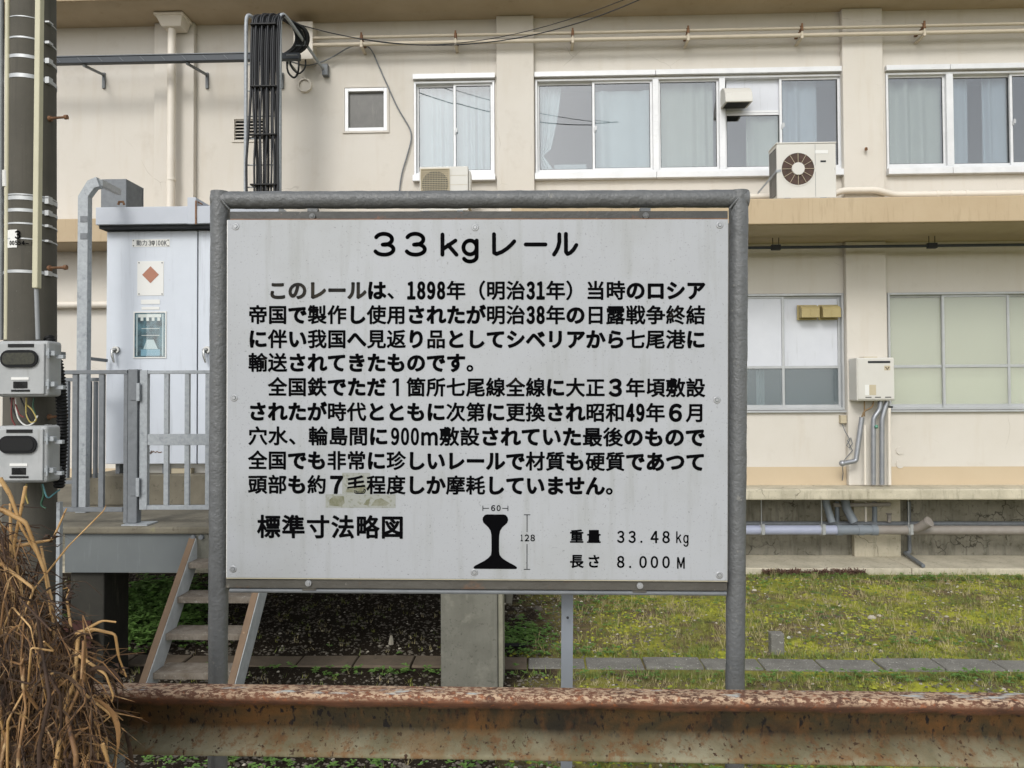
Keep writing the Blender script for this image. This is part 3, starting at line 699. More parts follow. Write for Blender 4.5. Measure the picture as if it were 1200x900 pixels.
# two yellowed hoods on lower boards
for i, (pa, pb, lab) in enumerate(((939, 960, 'left one of two yellowed vent hoods on the boarded lower window'), (964, 985, 'right one of two yellowed vent hoods on the boarded lower window'))):
    a, b_ = X(pa, 10.5, 365), X(pb, 10.5, 365); z0_, z1_ = Z(373, 10.5, 960), Z(357, 10.5, 960)
    r_ = root('vent_hood', lab, 'vent hood', (a, WY, z0_), group='yellowed vent hoods')
    obj('back_plate', B(a - .02, b_ + .01, WY + .005, WY + .02, z0_ - .01, z1_ + .01), Myell, r_, bevel=.004)
    obj('hood', MB().prism([Vector((a, WY + .004, z1_)), Vector((a, WY - .08, z1_ - .02)), Vector((a, WY - .12, z1_ - .06)), Vector((a, WY - .12, z0_ + .01)), Vector((a, WY + .004, z0_ + .02))], (b_ - a, 0, 0)), Myell, r_, bevel=.006)
    obj('rib', B((a + b_) / 2 - .004, (a + b_) / 2 + .004, WY - .126, WY - .118, z0_ + .015, z1_ - .065), Myell, r_)

# outdoor unit, right
def outdoor_right():
    yf = 9.62
    x0, x1 = X(910.5, yf, 200), X(980, yf, 200); z1 = Z(166.5, yf, 945); z0 = SLT + .05
    r_ = root('outdoor_unit', 'large white air-conditioner outdoor unit with brown fan on the balcony slab', 'air conditioner', ((x0 + x1) / 2, yf, SLT))
    obj('casing', B(x0, x1, yf, yf + .33, z0, z1 - .02), Mpale, r_, bevel=.01)
    obj('top_cover', B(x0 - .006, x1 + .006, yf - .006, yf + .336, z1 - .02, z1), Mpale, r_, bevel=.006)
    cx, cz = X(935, yf, 198), Z(198, yf, 935); rr = 19.3 / F * yf
    g_ = MB(); g_.disc((cx, yf - .004, cz), (0, -1, 0), rr + .012, 40, rr - .006); obj('fan_ring', g_, Mpale, r_)
    obj('fan_well', MB().disc((cx, yf - .002, cz), (0, -1, 0), rr, 40), M('fan_dark', '#3a2d25', .7, c2='#543e31', scale=14, amt=.8), r_)
    for k in range(4):
        a0 = k * math.pi / 2 + .4; bl_ = MB(); vs = []
        for i in range(6):
            a = a0 + i * .2
            for q in (0.38, .65, .95): vs.append((cx + math.cos(a) * rr * q, yf - .003 - .0015 * i * 0 - .002 * (i / 5), cz + math.sin(a) * rr * q))
        bl_.add(vs, [(i * 3 + j, i * 3 + j + 1, (i + 1) * 3 + j + 1, (i + 1) * 3 + j) for i in range(5) for j in range(2)])
        obj('fan_blade', bl_, Mfanb, r_)
    for k in range(12):
        a = k * math.pi / 6
        obj('grille_spoke', MB().bar((cx + math.cos(a) * rr * .3, yf - .014, cz + math.sin(a) * rr * .3), (cx + math.cos(a) * rr, yf - .010, cz + math.sin(a) * rr), .005, .005, Vector((0, 1, 0))), Mbeige, r_)
    for q in (.62, .95):
        pts = [(cx + math.cos(a) * rr * q, yf - .012, cz + math.sin(a) * rr * q) for a in [i * math.pi / 18 for i in range(37)]]
        obj('grille_ring', MB().tube(pts, .0016, 4, False), Mfanb, r_)
    obj('fan_hub', MB().tube([(cx, yf - .002, cz), (cx, yf - .022, cz)], [.083, .08], 28), Mpale, r_)
    xs_ = X(955.5, yf, 200); obj('panel_seam', B(xs_ - .002, xs_ + .002, yf - .0015, yf + .001, z0 + .02, z1 - .03), Mgald, r_)
    obj('badge', B(X(959, yf), X(974, yf), yf - .003, yf + .001, Z(180, yf, 966), Z(176, yf, 966)), Mwhite, r_)
    obj('recess_handle', B(X(965, yf), X(971.5, yf), yf - .003, yf + .001, Z(190, yf, 966), Z(188, yf, 966)), Mdkpanel, r_)
    n = 18; h_ = (z1 - z0 - .1) / n
    for k in range(n):
        z = z0 + .05 + k * h_
        for (ya, yb) in ((yf + .03, yf + .15), (yf + .17, yf + .3)):
            obj('side_louvre', B(x0 - .004, x0 + .002, ya, yb, z, z + h_ * .55), Mdkpanel, r_)
    for px in (925, 967):
        xf = X(px, yf); obj('foot', B(xf - .04, xf + .04, yf - .03, yf + .36, SLT, z0), Mgald, r_, bevel=.004)
    obj('strap', MB().bar((x1 - .02, yf - .004, Z(198, yf, 980)), (x1 + .1, yf + .3, Z(196, yf, 980)), .004, .03), Mgal, r_)
    obj('strap', MB().bar((x0 + .05, yf - .006, Z(200, yf, 910)), (x0 - .01, yf - .008, Z(201, yf, 910)), .004, .03), Mgal, r_)
    obj('strap', MB().bar((x0 - .012, yf - .008, Z(201, yf, 910)), (x0 - .10, yf + .5, Z(214, yf, 900)), .004, .03), Mgal, r_)
outdoor_right()
def outdoor_left():
    yf = 10.02
    x0, x1 = X(491.5, yf, 210), X(548.5, yf, 210); z1 = Z(195, yf, 520); z0 = SLT + .05
    r_ = root('outdoor_unit', 'smaller cream outdoor unit with square grille, partly hidden by the sign top', 'air conditioner', ((x0 + x1) / 2, yf, SLT))
    obj('casing', B(x0, x1, yf, yf + .28, z0, z1), Mpale, r_, bevel=.01)
    ga, gb = X(494, yf, 210), X(526, yf, 210); gt = Z(199, yf, 510); gz0 = gt - (gb - ga) * 1.15
    cx, cz = (ga + gb) / 2, Z(216, yf, 510); rr = (gb - ga) / 2 * .97
    obj('grille_back', B(ga, gb, yf - .004, yf + .002, gz0, gt), Mbeige, r_)
    obj('fan_well', MB().disc((cx, yf - .006, cz), (0, -1, 0), rr, 32), M('fan_grey', '#57584d', .7), r_)
    n = 17
    for k in range(n + 1):
        x_ = ga + (gb - ga) * k / n; obj('grille_bar', MB().box(x_ - .0018, x_ + .0018, yf - .018, yf - .014, gz0, gt), Mbeige, r_)
    for k in range(n + 1):
        z_ = gz0 + (gt - gz0) * k / n; obj('grille_bar', MB().box(ga, gb, yf - .014, yf - .010, z_ - .003, z_ + .003), Mbeige, r_)
    obj('grille_frame', frame_mb(ga - .012, gb + .012, gz0 - .012, gt + .012, yf - .02, yf, .012), Mbeige, r_)
    for py in (205.5, 216.5): z_ = Z(py, yf, 530); obj('panel_groove', B(gb + .02, x1 - .01, yf - .002, yf + .001, z_ - .002, z_ + .002), Mbeige, r_)
    obj('side_panel', B(x1 + .001, x1 + .03, yf + .05, yf + .26, z0 + .05, z1 - .05), Mpale, r_, bevel=.008)
    for px in (500, 540): xf = X(px, yf); obj('foot', B(xf - .04, xf + .04, yf - .02, yf + .3, SLT, z0), Mgald, r_)
outdoor_left()

# water heater with pipes
def heater():
    yf = 10.24
    x0, x1 = X(1004, yf, 445), X(1048, yf, 445); z1, z0 = Z(419, yf, 1026), Z(469.5, yf, 1026)
    r_ = root('water_heater', 'white gas water heater on the pilaster, lagged pipes below', 'water heater', ((x0 + x1) / 2, yf, z0))
    obj('casing', B(x0, x1, yf, PY - .003, z0, z1), Mpale, r_, bevel=.012)
    obj('front_panel', B(x0 + .012, x1 - .006, yf - .012, yf - .001, z0 + .02, z1 - .015), Mpale, r_, bevel=.005)
    obj('flue_slot', B(X(1017, yf), X(1043, yf), yf - .016, yf - .010, Z(425.5, yf, 1030), Z(423, yf, 1030)), Mdkpanel, r_)
    obj('label_plate', B(X(1036, yf), X(1043, yf), yf - .014, yf - .010, Z(434, yf, 1040), Z(428.5, yf, 1040)), Mbeige, r_)
    obj('lettering', MB().tube([(X(1037.5, yf), yf - .016, Z(430, yf, 1040)), (X(1039.5, yf), yf - .016, Z(433, yf, 1040)), (X(1041.5, yf), yf - .016, Z(430, yf, 1040))], .005, 5), Mink, r_)
    obj('label_plate', B(X(1013, yf), X(1018, yf), yf - .014, yf - .010, Z(463, yf, 1015), Z(451, yf, 1015)), Mwhite, r_)
    obj('label_plate', B(X(1018.2, yf), X(1026, yf), yf - .014, yf - .010, Z(463, yf, 1015), Z(451, yf, 1015)), Mbeige, r_)
    for px in (1017, 1028, 1040): obj('air_slot', B(X(px - 3.5, yf), X(px + 3.5, yf), yf - .015, yf - .010, Z(466, yf, 1030), Z(465, yf, 1030)), Mdkpanel, r_)
    obj('top_flange', B(x0 + .12, x1 - .2, yf + .05, yf + .2, z1, z1 + .015), Mbeige, r_)
    zl = LZ1
    def q(px, py, y=10.34): return P(px, py, y)
    def pp(nm, pts, rad, m, rr=.05): obj(nm, MB().tube(bend([q(*p) if len(p) == 2 else q(*p) for p in pts], rr), rad, 12), m, r_)
    pp('lagged_pipe', [(1032, 470), (1031, 480), (1023.5, 490), (1023.5, 568)], .033, Mgalv2)
    pp('lagged_pipe', [(1040, 470), (1036, 482), (1033.5, 492), (1033.5, 568)], .033, Mgalv2)
    pp('lagged_pipe', [(1010, 489), (1003, 540), (987, 543)], .034, Mgalv2, .03)
    pp('copper_pipe', [(1010, 489), (1013, 481), (1022, 478), (1024, 470)], .011, M('copper', '#7c6648', .5, .4))
    pp('copper_pipe', [(1013, 470), (1013, 488)], .009, MATS['copper'])
    pp('white_pipe', [(1013.5, 498), (1014, 568)], .016, Mdpipe)
    pp('white_pipe', [(1042, 478), (1042.5, 568)], .022, Mdpipe)
    pp('gas_cock', [(1040, 477), (1046, 477)], .012, Mblack)
    obj('elbow_cap', MB().ball(q(987, 543), .045, 10), Mgalv2, r_)
    obj('valve', MB().ball(q(1027, 500, 10.3), .028, 8), M('valve_green', '#5d8f7c', .4, .3), r_)
heater()
r_ = root('outlet_box', 'small grey weatherproof outlet box under the lower window', 'electrical outlet', P(986, 492, WY))
a = P(983, 496, WY); b_ = P(990, 486.5, WY)
obj('cover', B(a.x, b_.x, WY - .07, WY - .002, a.z, b_.z), Mbeige, r_, bevel=.008)
obj('cord', MB().tube([P(*p) for p in ((987, 497, 10.5), (990, 505, 10.48), (996, 515, 10.47), (992, 522, 10.47), (995, 525, 10.46), (999, 520, 10.47), (997, 513, 10.47), (993, 516, 10.47), (999, 528, 10.47), (992, 536, 10.48), (987, 543, 10.48), (988, 555, 10.55), (987, 563, 10.58))], .006, 6), Mgald, r_)
for py in (528, 544):
    c = P(1054.5, py, WY); obj('wall_cap', MB().tube([(c.x, WY - .012, c.z), (c.x, WY, c.z)], .056, 20), Mwall, bld)

# pipes below ledge
yp = 10.55
def q(px, py, y=yp): return P(px, py, y)
z1p = q(1030, 621).z; z2p = q(1030, 614, 10.7).z
r_ = root('drain_pipe', 'large grey and lavender drain pipe hung below the concrete ledge', 'pipe', (q(1000, 621).x, yp, z1p))
obj('lavender_pipe', MB().tube([(X(560, yp), yp, z1p), (X(985, yp), yp, z1p)], .066, 18), Mlav, r_)
obj('grey_pipe', MB().tube([(X(985, yp, 620), yp, z1p), (X(1027, yp, 620), yp, z1p)], .069, 18), Mpvc, r_)
obj('old_pipe', MB().tube([(X(1027, yp, 620), yp, z1p), (bx1 - .2, yp, z1p - .01)], .063, 18), Mpvcb, r_)
for px in (983, 1008, 1024): x_ = X(px, yp, 620); obj('coupling', MB().tube([(x_ - .04, yp, z1p), (x_ + .04, yp, z1p)], .077, 18), Mpvc, r_)
for (pa, pb, rr) in (((968, 590), (975, 612), .05), ((992, 596), (1001, 612), .06)):
    obj('branch', MB().tube(bend([q(pa[0] - 2, pa[1] - 10, yp + .1), q(*pa, yp + .05), q(*pb, yp)], .06), rr, 14), Mpvc, r_)
obj('clean_out', MB().tube([q(1066, 621), q(1078, 618, yp - .1), q(1088, 612, yp - .2)], [.05, .062, .07], 16), Mpvcb, r_)
obj('clean_out_lid', MB().tube([q(1087.5, 612, yp - .2), q(1089.5, 611, yp - .22)], [.075, .072], 16), Mpvcb, r_)
for px in (892.5, 963, 1065):
    x_ = X(px, yp, 620); mb = MB().tube([(x_ - .03, yp, z1p), (x_ + .03, yp, z1p)], .074, 16); mb.tube([(x_, yp, z1p + .07), (x_, yp, LZ0 - .002)], .008, 6); mb.box(x_ - .02, x_ + .02, yp - .09, yp - .07, z1p - .05, z1p + .09)
    obj('hanger', mb, Msteel, r_)
r_ = root('water_pipe', 'thin galvanised pipe with tap behind the drain pipe', 'pipe', (X(1000, 10.72), 10.72, z2p))
obj('pipe', MB().tube([(X(560, 10.72), 10.72, z2p), (bx1 - .2, 10.72, z2p)], .034, 12), Mgald, r_)
obj('riser', MB().tube([P(981, 588, 10.72), P(981, 612, 10.72)], .03, 10), Mpvc, r_)
obj('riser', MB().tube([P(1025, 588, 10.72), P(1025, 612, 10.72)], .034, 10), Mpvc, r_)
obj('riser', MB().tube([P(1014.5, 588, 10.7), P(1014.5, 612, 10.72)], .016, 8), Mdpipe, r_)
obj('short_pipe', MB().tube([P(976, 592, 10.68), P(1043, 591, 10.68)], .03, 10), Mpvcb, r_)
obj('tap', MB().tube([P(1042, 612, 10.66), P(1042, 603, 10.66)], .028, 10).tube([P(1038.5, 602, 10.66), P(1045, 602, 10.66)], .012, 6), Mpvcb, r_)
r_ = root('waste_pipe', 'bent grey waste pipe ending on the concrete apron', 'pipe', P(1066, 650, 10.9))
gp = [(1065, 588, 10.88), (1066, 648, 10.88)]
p0, p1 = P(1065, 588, 10.88), P(1065, 640, 10.88); p1.z = APZ + .05; p1.x = p0.x
p2 = Vector((p1.x - .08, p1.y - .02, p1.z)); p3 = PZ(1082, 663, APZ + .035)
obj('pipe', MB().tube(bend([p0, p1 , p2, p3], .03), .026, 10), Mgald, r_)

# ---------------- cables etc, left
# tray from pole to rack
YT = 10.05
r_ = root('cable_tray', 'dark cable tray bridging from the utility pole to the black cable rack', 'cable tray', P(180, 70, YT))
za = P(180, 70, YT).z
mb = MB(); mb.box(X(20, YT, 70), X(352, YT, 70), YT - .04, YT + .04, za - .045, za + .045)
obj('channel', mb, Mtray, r_, bevel=.008)
obj('lid', B(X(20, YT, 70), X(296, YT, 70), YT - .05, YT + .05, za + .046, za + .058), Mgald, r_)
for k in range(11):
    x_ = X(70 + k * 24.4, YT, 70); obj('tie', MB().bar((x_ - .02, YT - .043, za + .03), (x_ + .04, YT - .043, za - .03), .004, .008, Vector((0, 1, 0))), Mgald, r_)
for px in (98, 219, 307):
    x_ = X(px, YT, 72); c = P(px + 24, 88, WY - .01)
    mb = MB().bar((x_, YT, za - .06), (c.x, c.y, c.z), .03, .03); mb.box(c.x - .02, c.x + .02, WY - .03, WY - .002, c.z - .20, c.z + .03)
    obj('bracket', mb, Mgald, r_)
# rack and cables
YR = 9.55
r_ = root('cable_rack', 'galvanised ladder rack with curved top carrying the black cables', 'cable rack', (X(308, YR), YR, 1.36))
rails = []
ztop = P(308, 22, YR).z
for px, c in ((288, 0), (328, 1)):
    x_ = X(px, YR, 150)
    x2 = X(px + 4, YR, 20)
    path = [(x_, YR, 1.36), (x_, YR, ztop - .12)] + arc((x_ + .005, YR, ztop), (x_ + .015, YR + .01, ztop + .12), (x_ + .07, YR + .16, ztop + .05), 6) + [tuple(P(347 if c == 0 else 381, 84, WY - .04))]
    obj('rail', MB().tube(path, [.024] * 2 + [.024] * 7 + [.02], 10), Mgal, r_); rails.append(x_)
z = 1.9
zl = []
for py in (75, 106, 136, 162, 193, 219): zl.append(P(308, py, YR).z)
for z in zl + [3.9, 3.5, 3.1, 2.7, 2.3, 1.9]: obj('rung', MB().tube([(rails[0], YR + .01, z), (rails[1], YR + .01, z)], .009, 6), Mgal, r_)
for (dx_, dz_) in ((.1, -.3), (.2, -.12)):
    obj('cross_bar', MB().tube([(rails[0] + .3 + dx_, YR + .3 + dx_, ztop + dz_), (rails[1] + dx_, YR + .3 + dx_, ztop + dz_)], .01, 6), Mgald, r_)
c = P(382, 83, WY); obj('foot_bracket', B(c.x - .03, c.x + .05, WY - .1, WY - .002, c.z - .1, c.z + .06), Mgald, r_)
bz = P(350, 48, WY)
r_ = root('service_box', 'cream service box on the wall where the black cables enter', 'electrical box', P(355, 48, WY))
a = P(346, 70, 10.4); b_ = P(367, 28, 10.4)
obj('casing', B(a.x, b_.x, 10.36, WY - .002, a.z, b_.z), Mdpipe, r_, bevel=.01)
obj('lid', B(a.x - .01, b_.x + .01, 10.345, 10.359, a.z - .02, b_.z + .01), Mdpipe, r_, bevel=.006)
r_ = root('cable_bundle', 'bundle of black cables hanging down the galvanised rack', 'cables', (X(310, YR), YR - .03, 1.4))
n = 15; random.seed(3)
for k in range(n):
    stray = k < 2
    px0 = 299 + (k - 2) * 2.3 if not stray else 294.5 + k * 2.5
    pb = (px0 + random.uniform(-1.6, 1.6)) if not stray else 289 + k * 12
    lay = (k % 3) * .03
    q2 = lambda px, py, dy=0: P(px, py, YR - .035 - lay + dy)
    ptop = px0 + 1.5
    bot = q2(pb, 230); bot.z = 1.4
    pts = [bot, q2(pb, 226), q2(pb + random.uniform(-1, 1), 190), q2((pb + px0) / 2 + random.uniform(-1.5, 1.5), 145), q2(px0 + random.uniform(-.8, .8), 105), q2(px0, 60), q2(ptop - .5, 32)]
    ty_ = 15.5 + (k % 4) * 1.1 + (2 if stray else 0)
    pts += arc(q2(ptop, 27), q2(ptop + .2, ty_), q2(ptop + 6, ty_ + .5, .16), 4)[1:]
    u = k / (n - 1)
    rx_, cyv = 14 + 14 * (1 - abs(u - .5)), 0
    ax = 328 + 3 * u + random.uniform(-3, 7)
    pts += [q2(ax, 19 + 4 * u, .30), q2(ax + 12 + 10 * u, 30 + 3 * u, .45), q2(ax + 17 + 9 * u, 44 + 2 * u, .55), q2(ax + 13 + 9 * u, 56 + u, .62), q2(ax + 3 + 6 * u, 63 + 2 * u, .68), q2(ax - 4, 66 + 2 * u, .72)]
    obj('cable', MB().tube(bend(pts, .12, 3), .0135 if k % 3 else .0165, 7), Mdark, r_)
for py in (33, 105, 161, 219):
    z_ = P(308, py, YR).z; obj('cable_tie', B(X(297, YR, py), X(327, YR, py), YR - .125, YR - .0, z_ - .010, z_ + .010), Mblack, r_, bevel=.004)
# loose loops of flex
r_ = root('hanging_flex', 'loose black flex loops hanging below the cream service box', 'cables', P(345, 80, 10.4))
obj('loop', MB().tube(bend([P(337, 62, 10.3), P(336, 84, 10.3), P(345, 93, 10.3), P(350, 84, 10.35), P(350, 70, 10.4)], .15, 6), .014, 7), Mdark, r_)
obj('loop', MB().tube(bend([P(341, 62, 10.3), P(340, 78, 10.3), P(350, 88, 10.3), P(358, 80, 10.35), P(358, 70, 10.4)], .15, 6), .012, 7), Mdark, r_)
r_ = root('wall_cable', 'thin grey cable wandering down the wall beside the small window', 'cable', P(455, 100, WY))
obj('cable', MB().tube(bend([P(340, 72, 10.42), P(360, 78, 10.5), P(385, 70, 10.5), P(412, 53, 10.5), P(433, 52, 10.52), P(445, 80, 10.58), P(454, 100, 10.57), P(465, 125, 10.57), P(484, 156, 10.57), P(478, 180, 10.57), P(470, 205, 10.57), P(467, 235, 10.57)], .15, 5), .010, 6), Mgald, r_)
r_ = root('overhead_wire', 'dark service wire sagging from the cream box up to the right, lower one', 'wire', P(348, 28, 10.35), group='service wires to the building')
obj('wire', MB().tube(arc(P(348, 28, 10.35), P(560, 92, 9.6), P(770, -10, 8.6), 22), .0075, 6), Mdark, r_)
r_ = root('overhead_wire', 'dark service wire crossing the conduits, upper one to the right', 'wire', P(480, 55, 10.35), group='service wires to the building')
obj('wire', MB().tube(arc(P(424, 46, 10.35), P(560, 72, 9.8), P(755, -10, 8.6), 18), .0055, 6), Mdark, r_)
r_ = root('wall_bolt', 'small rusty bolt fixed in the right pilaster', 'bolt', P(1015, 174, PY))
obj('shank', MB().tube([P(1015, 174, PY), P(1015, 174, PY - .05)], .012, 8), Mrustm, r_); obj('head', MB().tube([P(1015, 174, PY - .04), P(1015, 175, PY - .07)], .022, 6), Mrustm, r_)

# ================================================================== DECK, CABINET, RAILINGS, STAIRS
YD = 6.0
DZ = P(150, 617, YD).z            # top of the deck
DBZ = P(150, 672, YD).z
DX1 = X(590, YD, 640)
dk = root('deck', 'raised concrete deck with grey steel edge beam carrying the switch cabinet', 'deck', (-2.4, YD, 0))
obj('deck_slab', B(-6.5, DX1, YD - .02, 9.9, DZ - .06, DZ), Mdeckc, dk, bevel=.015)
obj('edge_beam', B(X(74, YD, 650), X(222, YD, 650), YD + .02, YD + .10, DBZ, DZ - .062), Mdeckm, dk, bevel=.004)
obj('edge_beam', B(X(246, YD, 650), DX1 - .02, YD + .02, YD + .10, DBZ, DZ - .062), Mdeckm, dk, bevel=.004)
obj('end_plate', B(X(223.5, YD, 650), X(245, YD, 650), YD - .0, YD + .09, P(235, 658, YD).z, DZ - .064), Mpillar, dk, bevel=.003)
for px in (227.5, 237):
    c = P(px, 629, YD); obj('bolt', MB().tube([c, c + Vector((0, -.03, 0))], .02, 6), Mgald, dk)
for px in (75, 560):
    for yy in (7.2, 8.4, 9.5):
        obj('cross_beam', B(-6.4, DX1 - .05, yy, yy + .1, DBZ + .1, DZ - .062), Mdeckm, dk) if px == 75 else None
# pillars
pl = B(X(516, 6.0, 750), X(583, 6.0, 750), 6.02, 6.42, -.1, DBZ - .1)
obj('pillar', pl, Mpillar, dk, bevel=.012)
obj('pillar_cap', B(X(536, 5.98, 700), X(584, 5.98, 700), 5.99, 6.35, DBZ - .095, DBZ - .07), Mrustm, dk)
obj('pillar', B(X(80, 6.05, 750), X(151, 6.45, 750), 6.07, 6.45, -.1, DBZ - .01), Mdkconc, dk, bevel=.012)
obj('pillar', B(X(592, 8.6, 700), X(600, 8.6, 700), 8.6, 8.9, -.1, DBZ), Mconcd, dk, bevel=.012)
obj('pillar_plate', B(X(583.6, 6.0, 750), X(584.5, 6.0, 750) + .03, 6.05, 6.4, -.1, DBZ - .11), M('pale_edge', '#8f8c7c', .9, c2='#7b796a', scale=9, amt=.7), dk)
random.seed(5)
# low concrete step and bank block under the deck
obj('tin_sheet', B(X(95, 6.6, 740), X(101, 6.0, 740) + .05, 5.98, 6.0, .35, P(98, 727, 6).z), Mred, label='small dark red tin sheet leaning on the left deck pillar', cat='tin sheet')
# plinth
YPL = 7.2
PLZ = P(200, 556, YPL).z
obj('plinth', B(X(100, YPL, 570), X(330, YPL, 570), YPL, 8.5, DZ + .001, PLZ), Mdeckc, label='low concrete plinth under the grey switch cabinet', cat='plinth', bevel=.015)
# cabinet
cb = root('switch_cabinet', 'tall pale grey electrical cabinet with roof standing on a concrete plinth', 'electrical cabinet', (X(200, YPL, 540), YPL + .4, PLZ))
CY = 7.25
def c_(px, py): p = P(px, py, CY); return p.x, p.z
cz0 = c_(180, 544)[1]; cz1 = c_(180, 263)[1]; cx0 = c_(124.5, 400)[0]; cx1 = c_(318, 400)[0]
obj('body', B(cx0 + .004, cx1, CY + .03, CY + 1.0, cz0, cz1), Mcab, cb, bevel=.006)
obj('base_channel', B(cx0 + .08, cx1 - .05, CY + .12, CY + .9, PLZ, cz0 - .002), Mpale, cb)
obj('base_timber', B(X(199, CY), X(222, CY), CY + .04, CY + .11, PLZ + .002, PLZ + .05), Mbeige, cb)
for x_ in (X(135, CY), X(190, CY)): obj('foot', B(x_ - .02, x_ + .02, CY + .05, CY + .12, PLZ, cz0), Mgald, cb)
xs_ = X(231.3, CY, 400)
obj('door', B(cx0, xs_ - .006, CY, CY + .028, cz0 + .004, c_(180, 271)[1]), Mcab, cb, bevel=.005)
obj('door', B(xs_ + .006, cx1, CY, CY + .028, cz0 + .004, c_(180, 271)[1]), Mcab, cb, bevel=.005)
obj('door_seam', B(xs_ - .006, xs_ + .006, CY + .015, CY + .029, cz0, c_(180, 271)[1]), Mdkpanel, cb)
rx0 = X(112, CY - .14, 250); rz0, rz1 = P(180, 262.5, CY - .14).z, P(180, 242, CY - .14).z
obj('roof', B(rx0, cx1 + .12, CY - .14, CY + 1.1, rz0, rz1), Mcabr, cb, bevel=.006)
obj('roof_shadow_strip', B(cx0 - .02, cx1 + .02, CY - .1, CY + .5, rz0 - .03, rz0 - .002), Mdkpanel, cb)  # dark strip standing in for the shadow below the roof
obj('roof_joint', B(X(218.5, CY - .15), X(228.5, CY - .15), CY - .148, CY + .5, rz0 - .004, P(180, 232, CY - .14).z), Mcabr, cb, bevel=.003)
obj('rust_streak', B(X(227.7, CY - .15), X(229.4, CY - .15), CY - .150, CY - .142, rz0 - .01, P(180, 236, CY - .14).z), Mrustm, cb)
obj('rust_patch', MB().bar(P(229, 235, CY - .1), P(237, 239.5, CY - .1), .02, .012), Mrustm, cb)
ll = P(142, 240, CY); obj('lifting_lug', MB().tube([ll + Vector((-.03, 0, 0)), ll + Vector((-.02, 0, .03)), ll + Vector((.02, 0, .03)), ll + Vector((.03, 0, 0))], .012, 6), Mrustm, cb)
for px in (137, 243.5):
    h = MB(); a = P(px, 410, CY)
    h.tube([a, a + Vector((0, -.03, 0))], .035, 16)
    h.tube([a + Vector((0, -.03, 0)), a + Vector((-.02, -.05, -.005)), a + Vector((-.015, -.055, -.06)), a + Vector((0, -.05, -.13))], [.018, .016, .014, .009], 8)
    obj('handle', h, Mchrome, cb)
def plate(par, px0, py0, px1, py1, Y, m, th=.004, nm='plate'):
    a = P(px0, py1, Y); b_ = P(px1, py0, Y); return obj(nm, B(a.x, b_.x, Y - th, Y, a.z, b_.z), m, par)
plate(cb, 155, 280, 199, 289.5, CY, Mwhite, nm='name_plate')
plate(cb, 161, 306, 192, 346.5, CY, Mwhite, nm='notice_plate')
plate(cb, 165.5, 351, 187.5, 356.5, CY, Mwhite, nm='label_strip')
plate(cb, 166, 359.5, 187, 363, CY, Mwhite, nm='label_strip')
c = P(176.7, 322, CY); rr = 10.2 / F * CY
obj('diamond', MB().add([c + Vector((-rr, -.006, 0)), c + Vector((0, -.006, -rr)), c + Vector((rr, -.006, 0)), c + Vector((0, -.006, rr))], [(0, 1, 2, 3)]), Mdiam, cb)
for (px, py) in ((163, 308), (190, 308), (163, 344.5), (190, 344.5), (156.5, 282), (156.5, 288), (197, 281.5), (197, 288)):
    c = P(px, py, CY - .004); obj('screw', MB().tube([c, c + Vector((0, -.003, 0))], .006, 8), Mdkpanel, cb)
# inspection window
wa, wb = P(156.5, 420, CY), P(195.5, 365, CY)
obj('window_frame', frame_mb(wa.x, wb.x, wa.z, wb.z, CY - .008, CY - .001, .012), Mwhite, cb)
obj('recess', B(wa.x + .012, wb.x - .012, CY - .0015, CY - .0005, wa.z + .012, wb.z - .012), M('recess_dark', '#2d3d44', .6, c2='#6f99a6', scale=14, amt=.6), cb)
obj('instrument', B(X(165, CY), X(187.5, CY), CY - .0035, CY - .002, P(170, 417, CY).z, P(170, 409.5, CY).z), Mshelf, cb)
obj('instrument', MB().prism([P(168, 409, CY - .003), P(185, 409, CY - .003), P(180, 398, CY - .003), P(172, 398, CY - .003)], (0, .001, 0)), Mcurt, cb)
for px in (160.5, 190.8): plate(cb, px - .9, 368, px + .9, 417, CY - .002, Mcurt, .002, 'instrument_strip')
for py in (385, 393): plate(cb, 166, py - .4, 187, py + .4, CY - .002, Mwhite, .002, 'instrument_strip')
plate(cb, 162, 368, 189, 372, CY - .002, Mwhite, .002, 'label_strip')
for px in (166.5, 173, 179.5, 186): plate(cb, px - 1.6, 372, px + 1.6, 376, CY - .0025, Mwhite, .002, 'label_strip')
obj('pane', B(wa.x + .011, wb.x - .011, CY - .0075, CY - .0065, wa.z + .011, wb.z - .011), Gclear, cb)
# scribbled maker's mark
obj('script_mark', MB().tube([P(px, py, CY - .004) for px, py in ((174, 527), (175.5, 531), (178, 528), (176, 532), (180, 528.5), (182, 530.5), (184, 528.8), (186, 530.4), (189.5, 529.6))], .004, 4), Mrustm, cb)

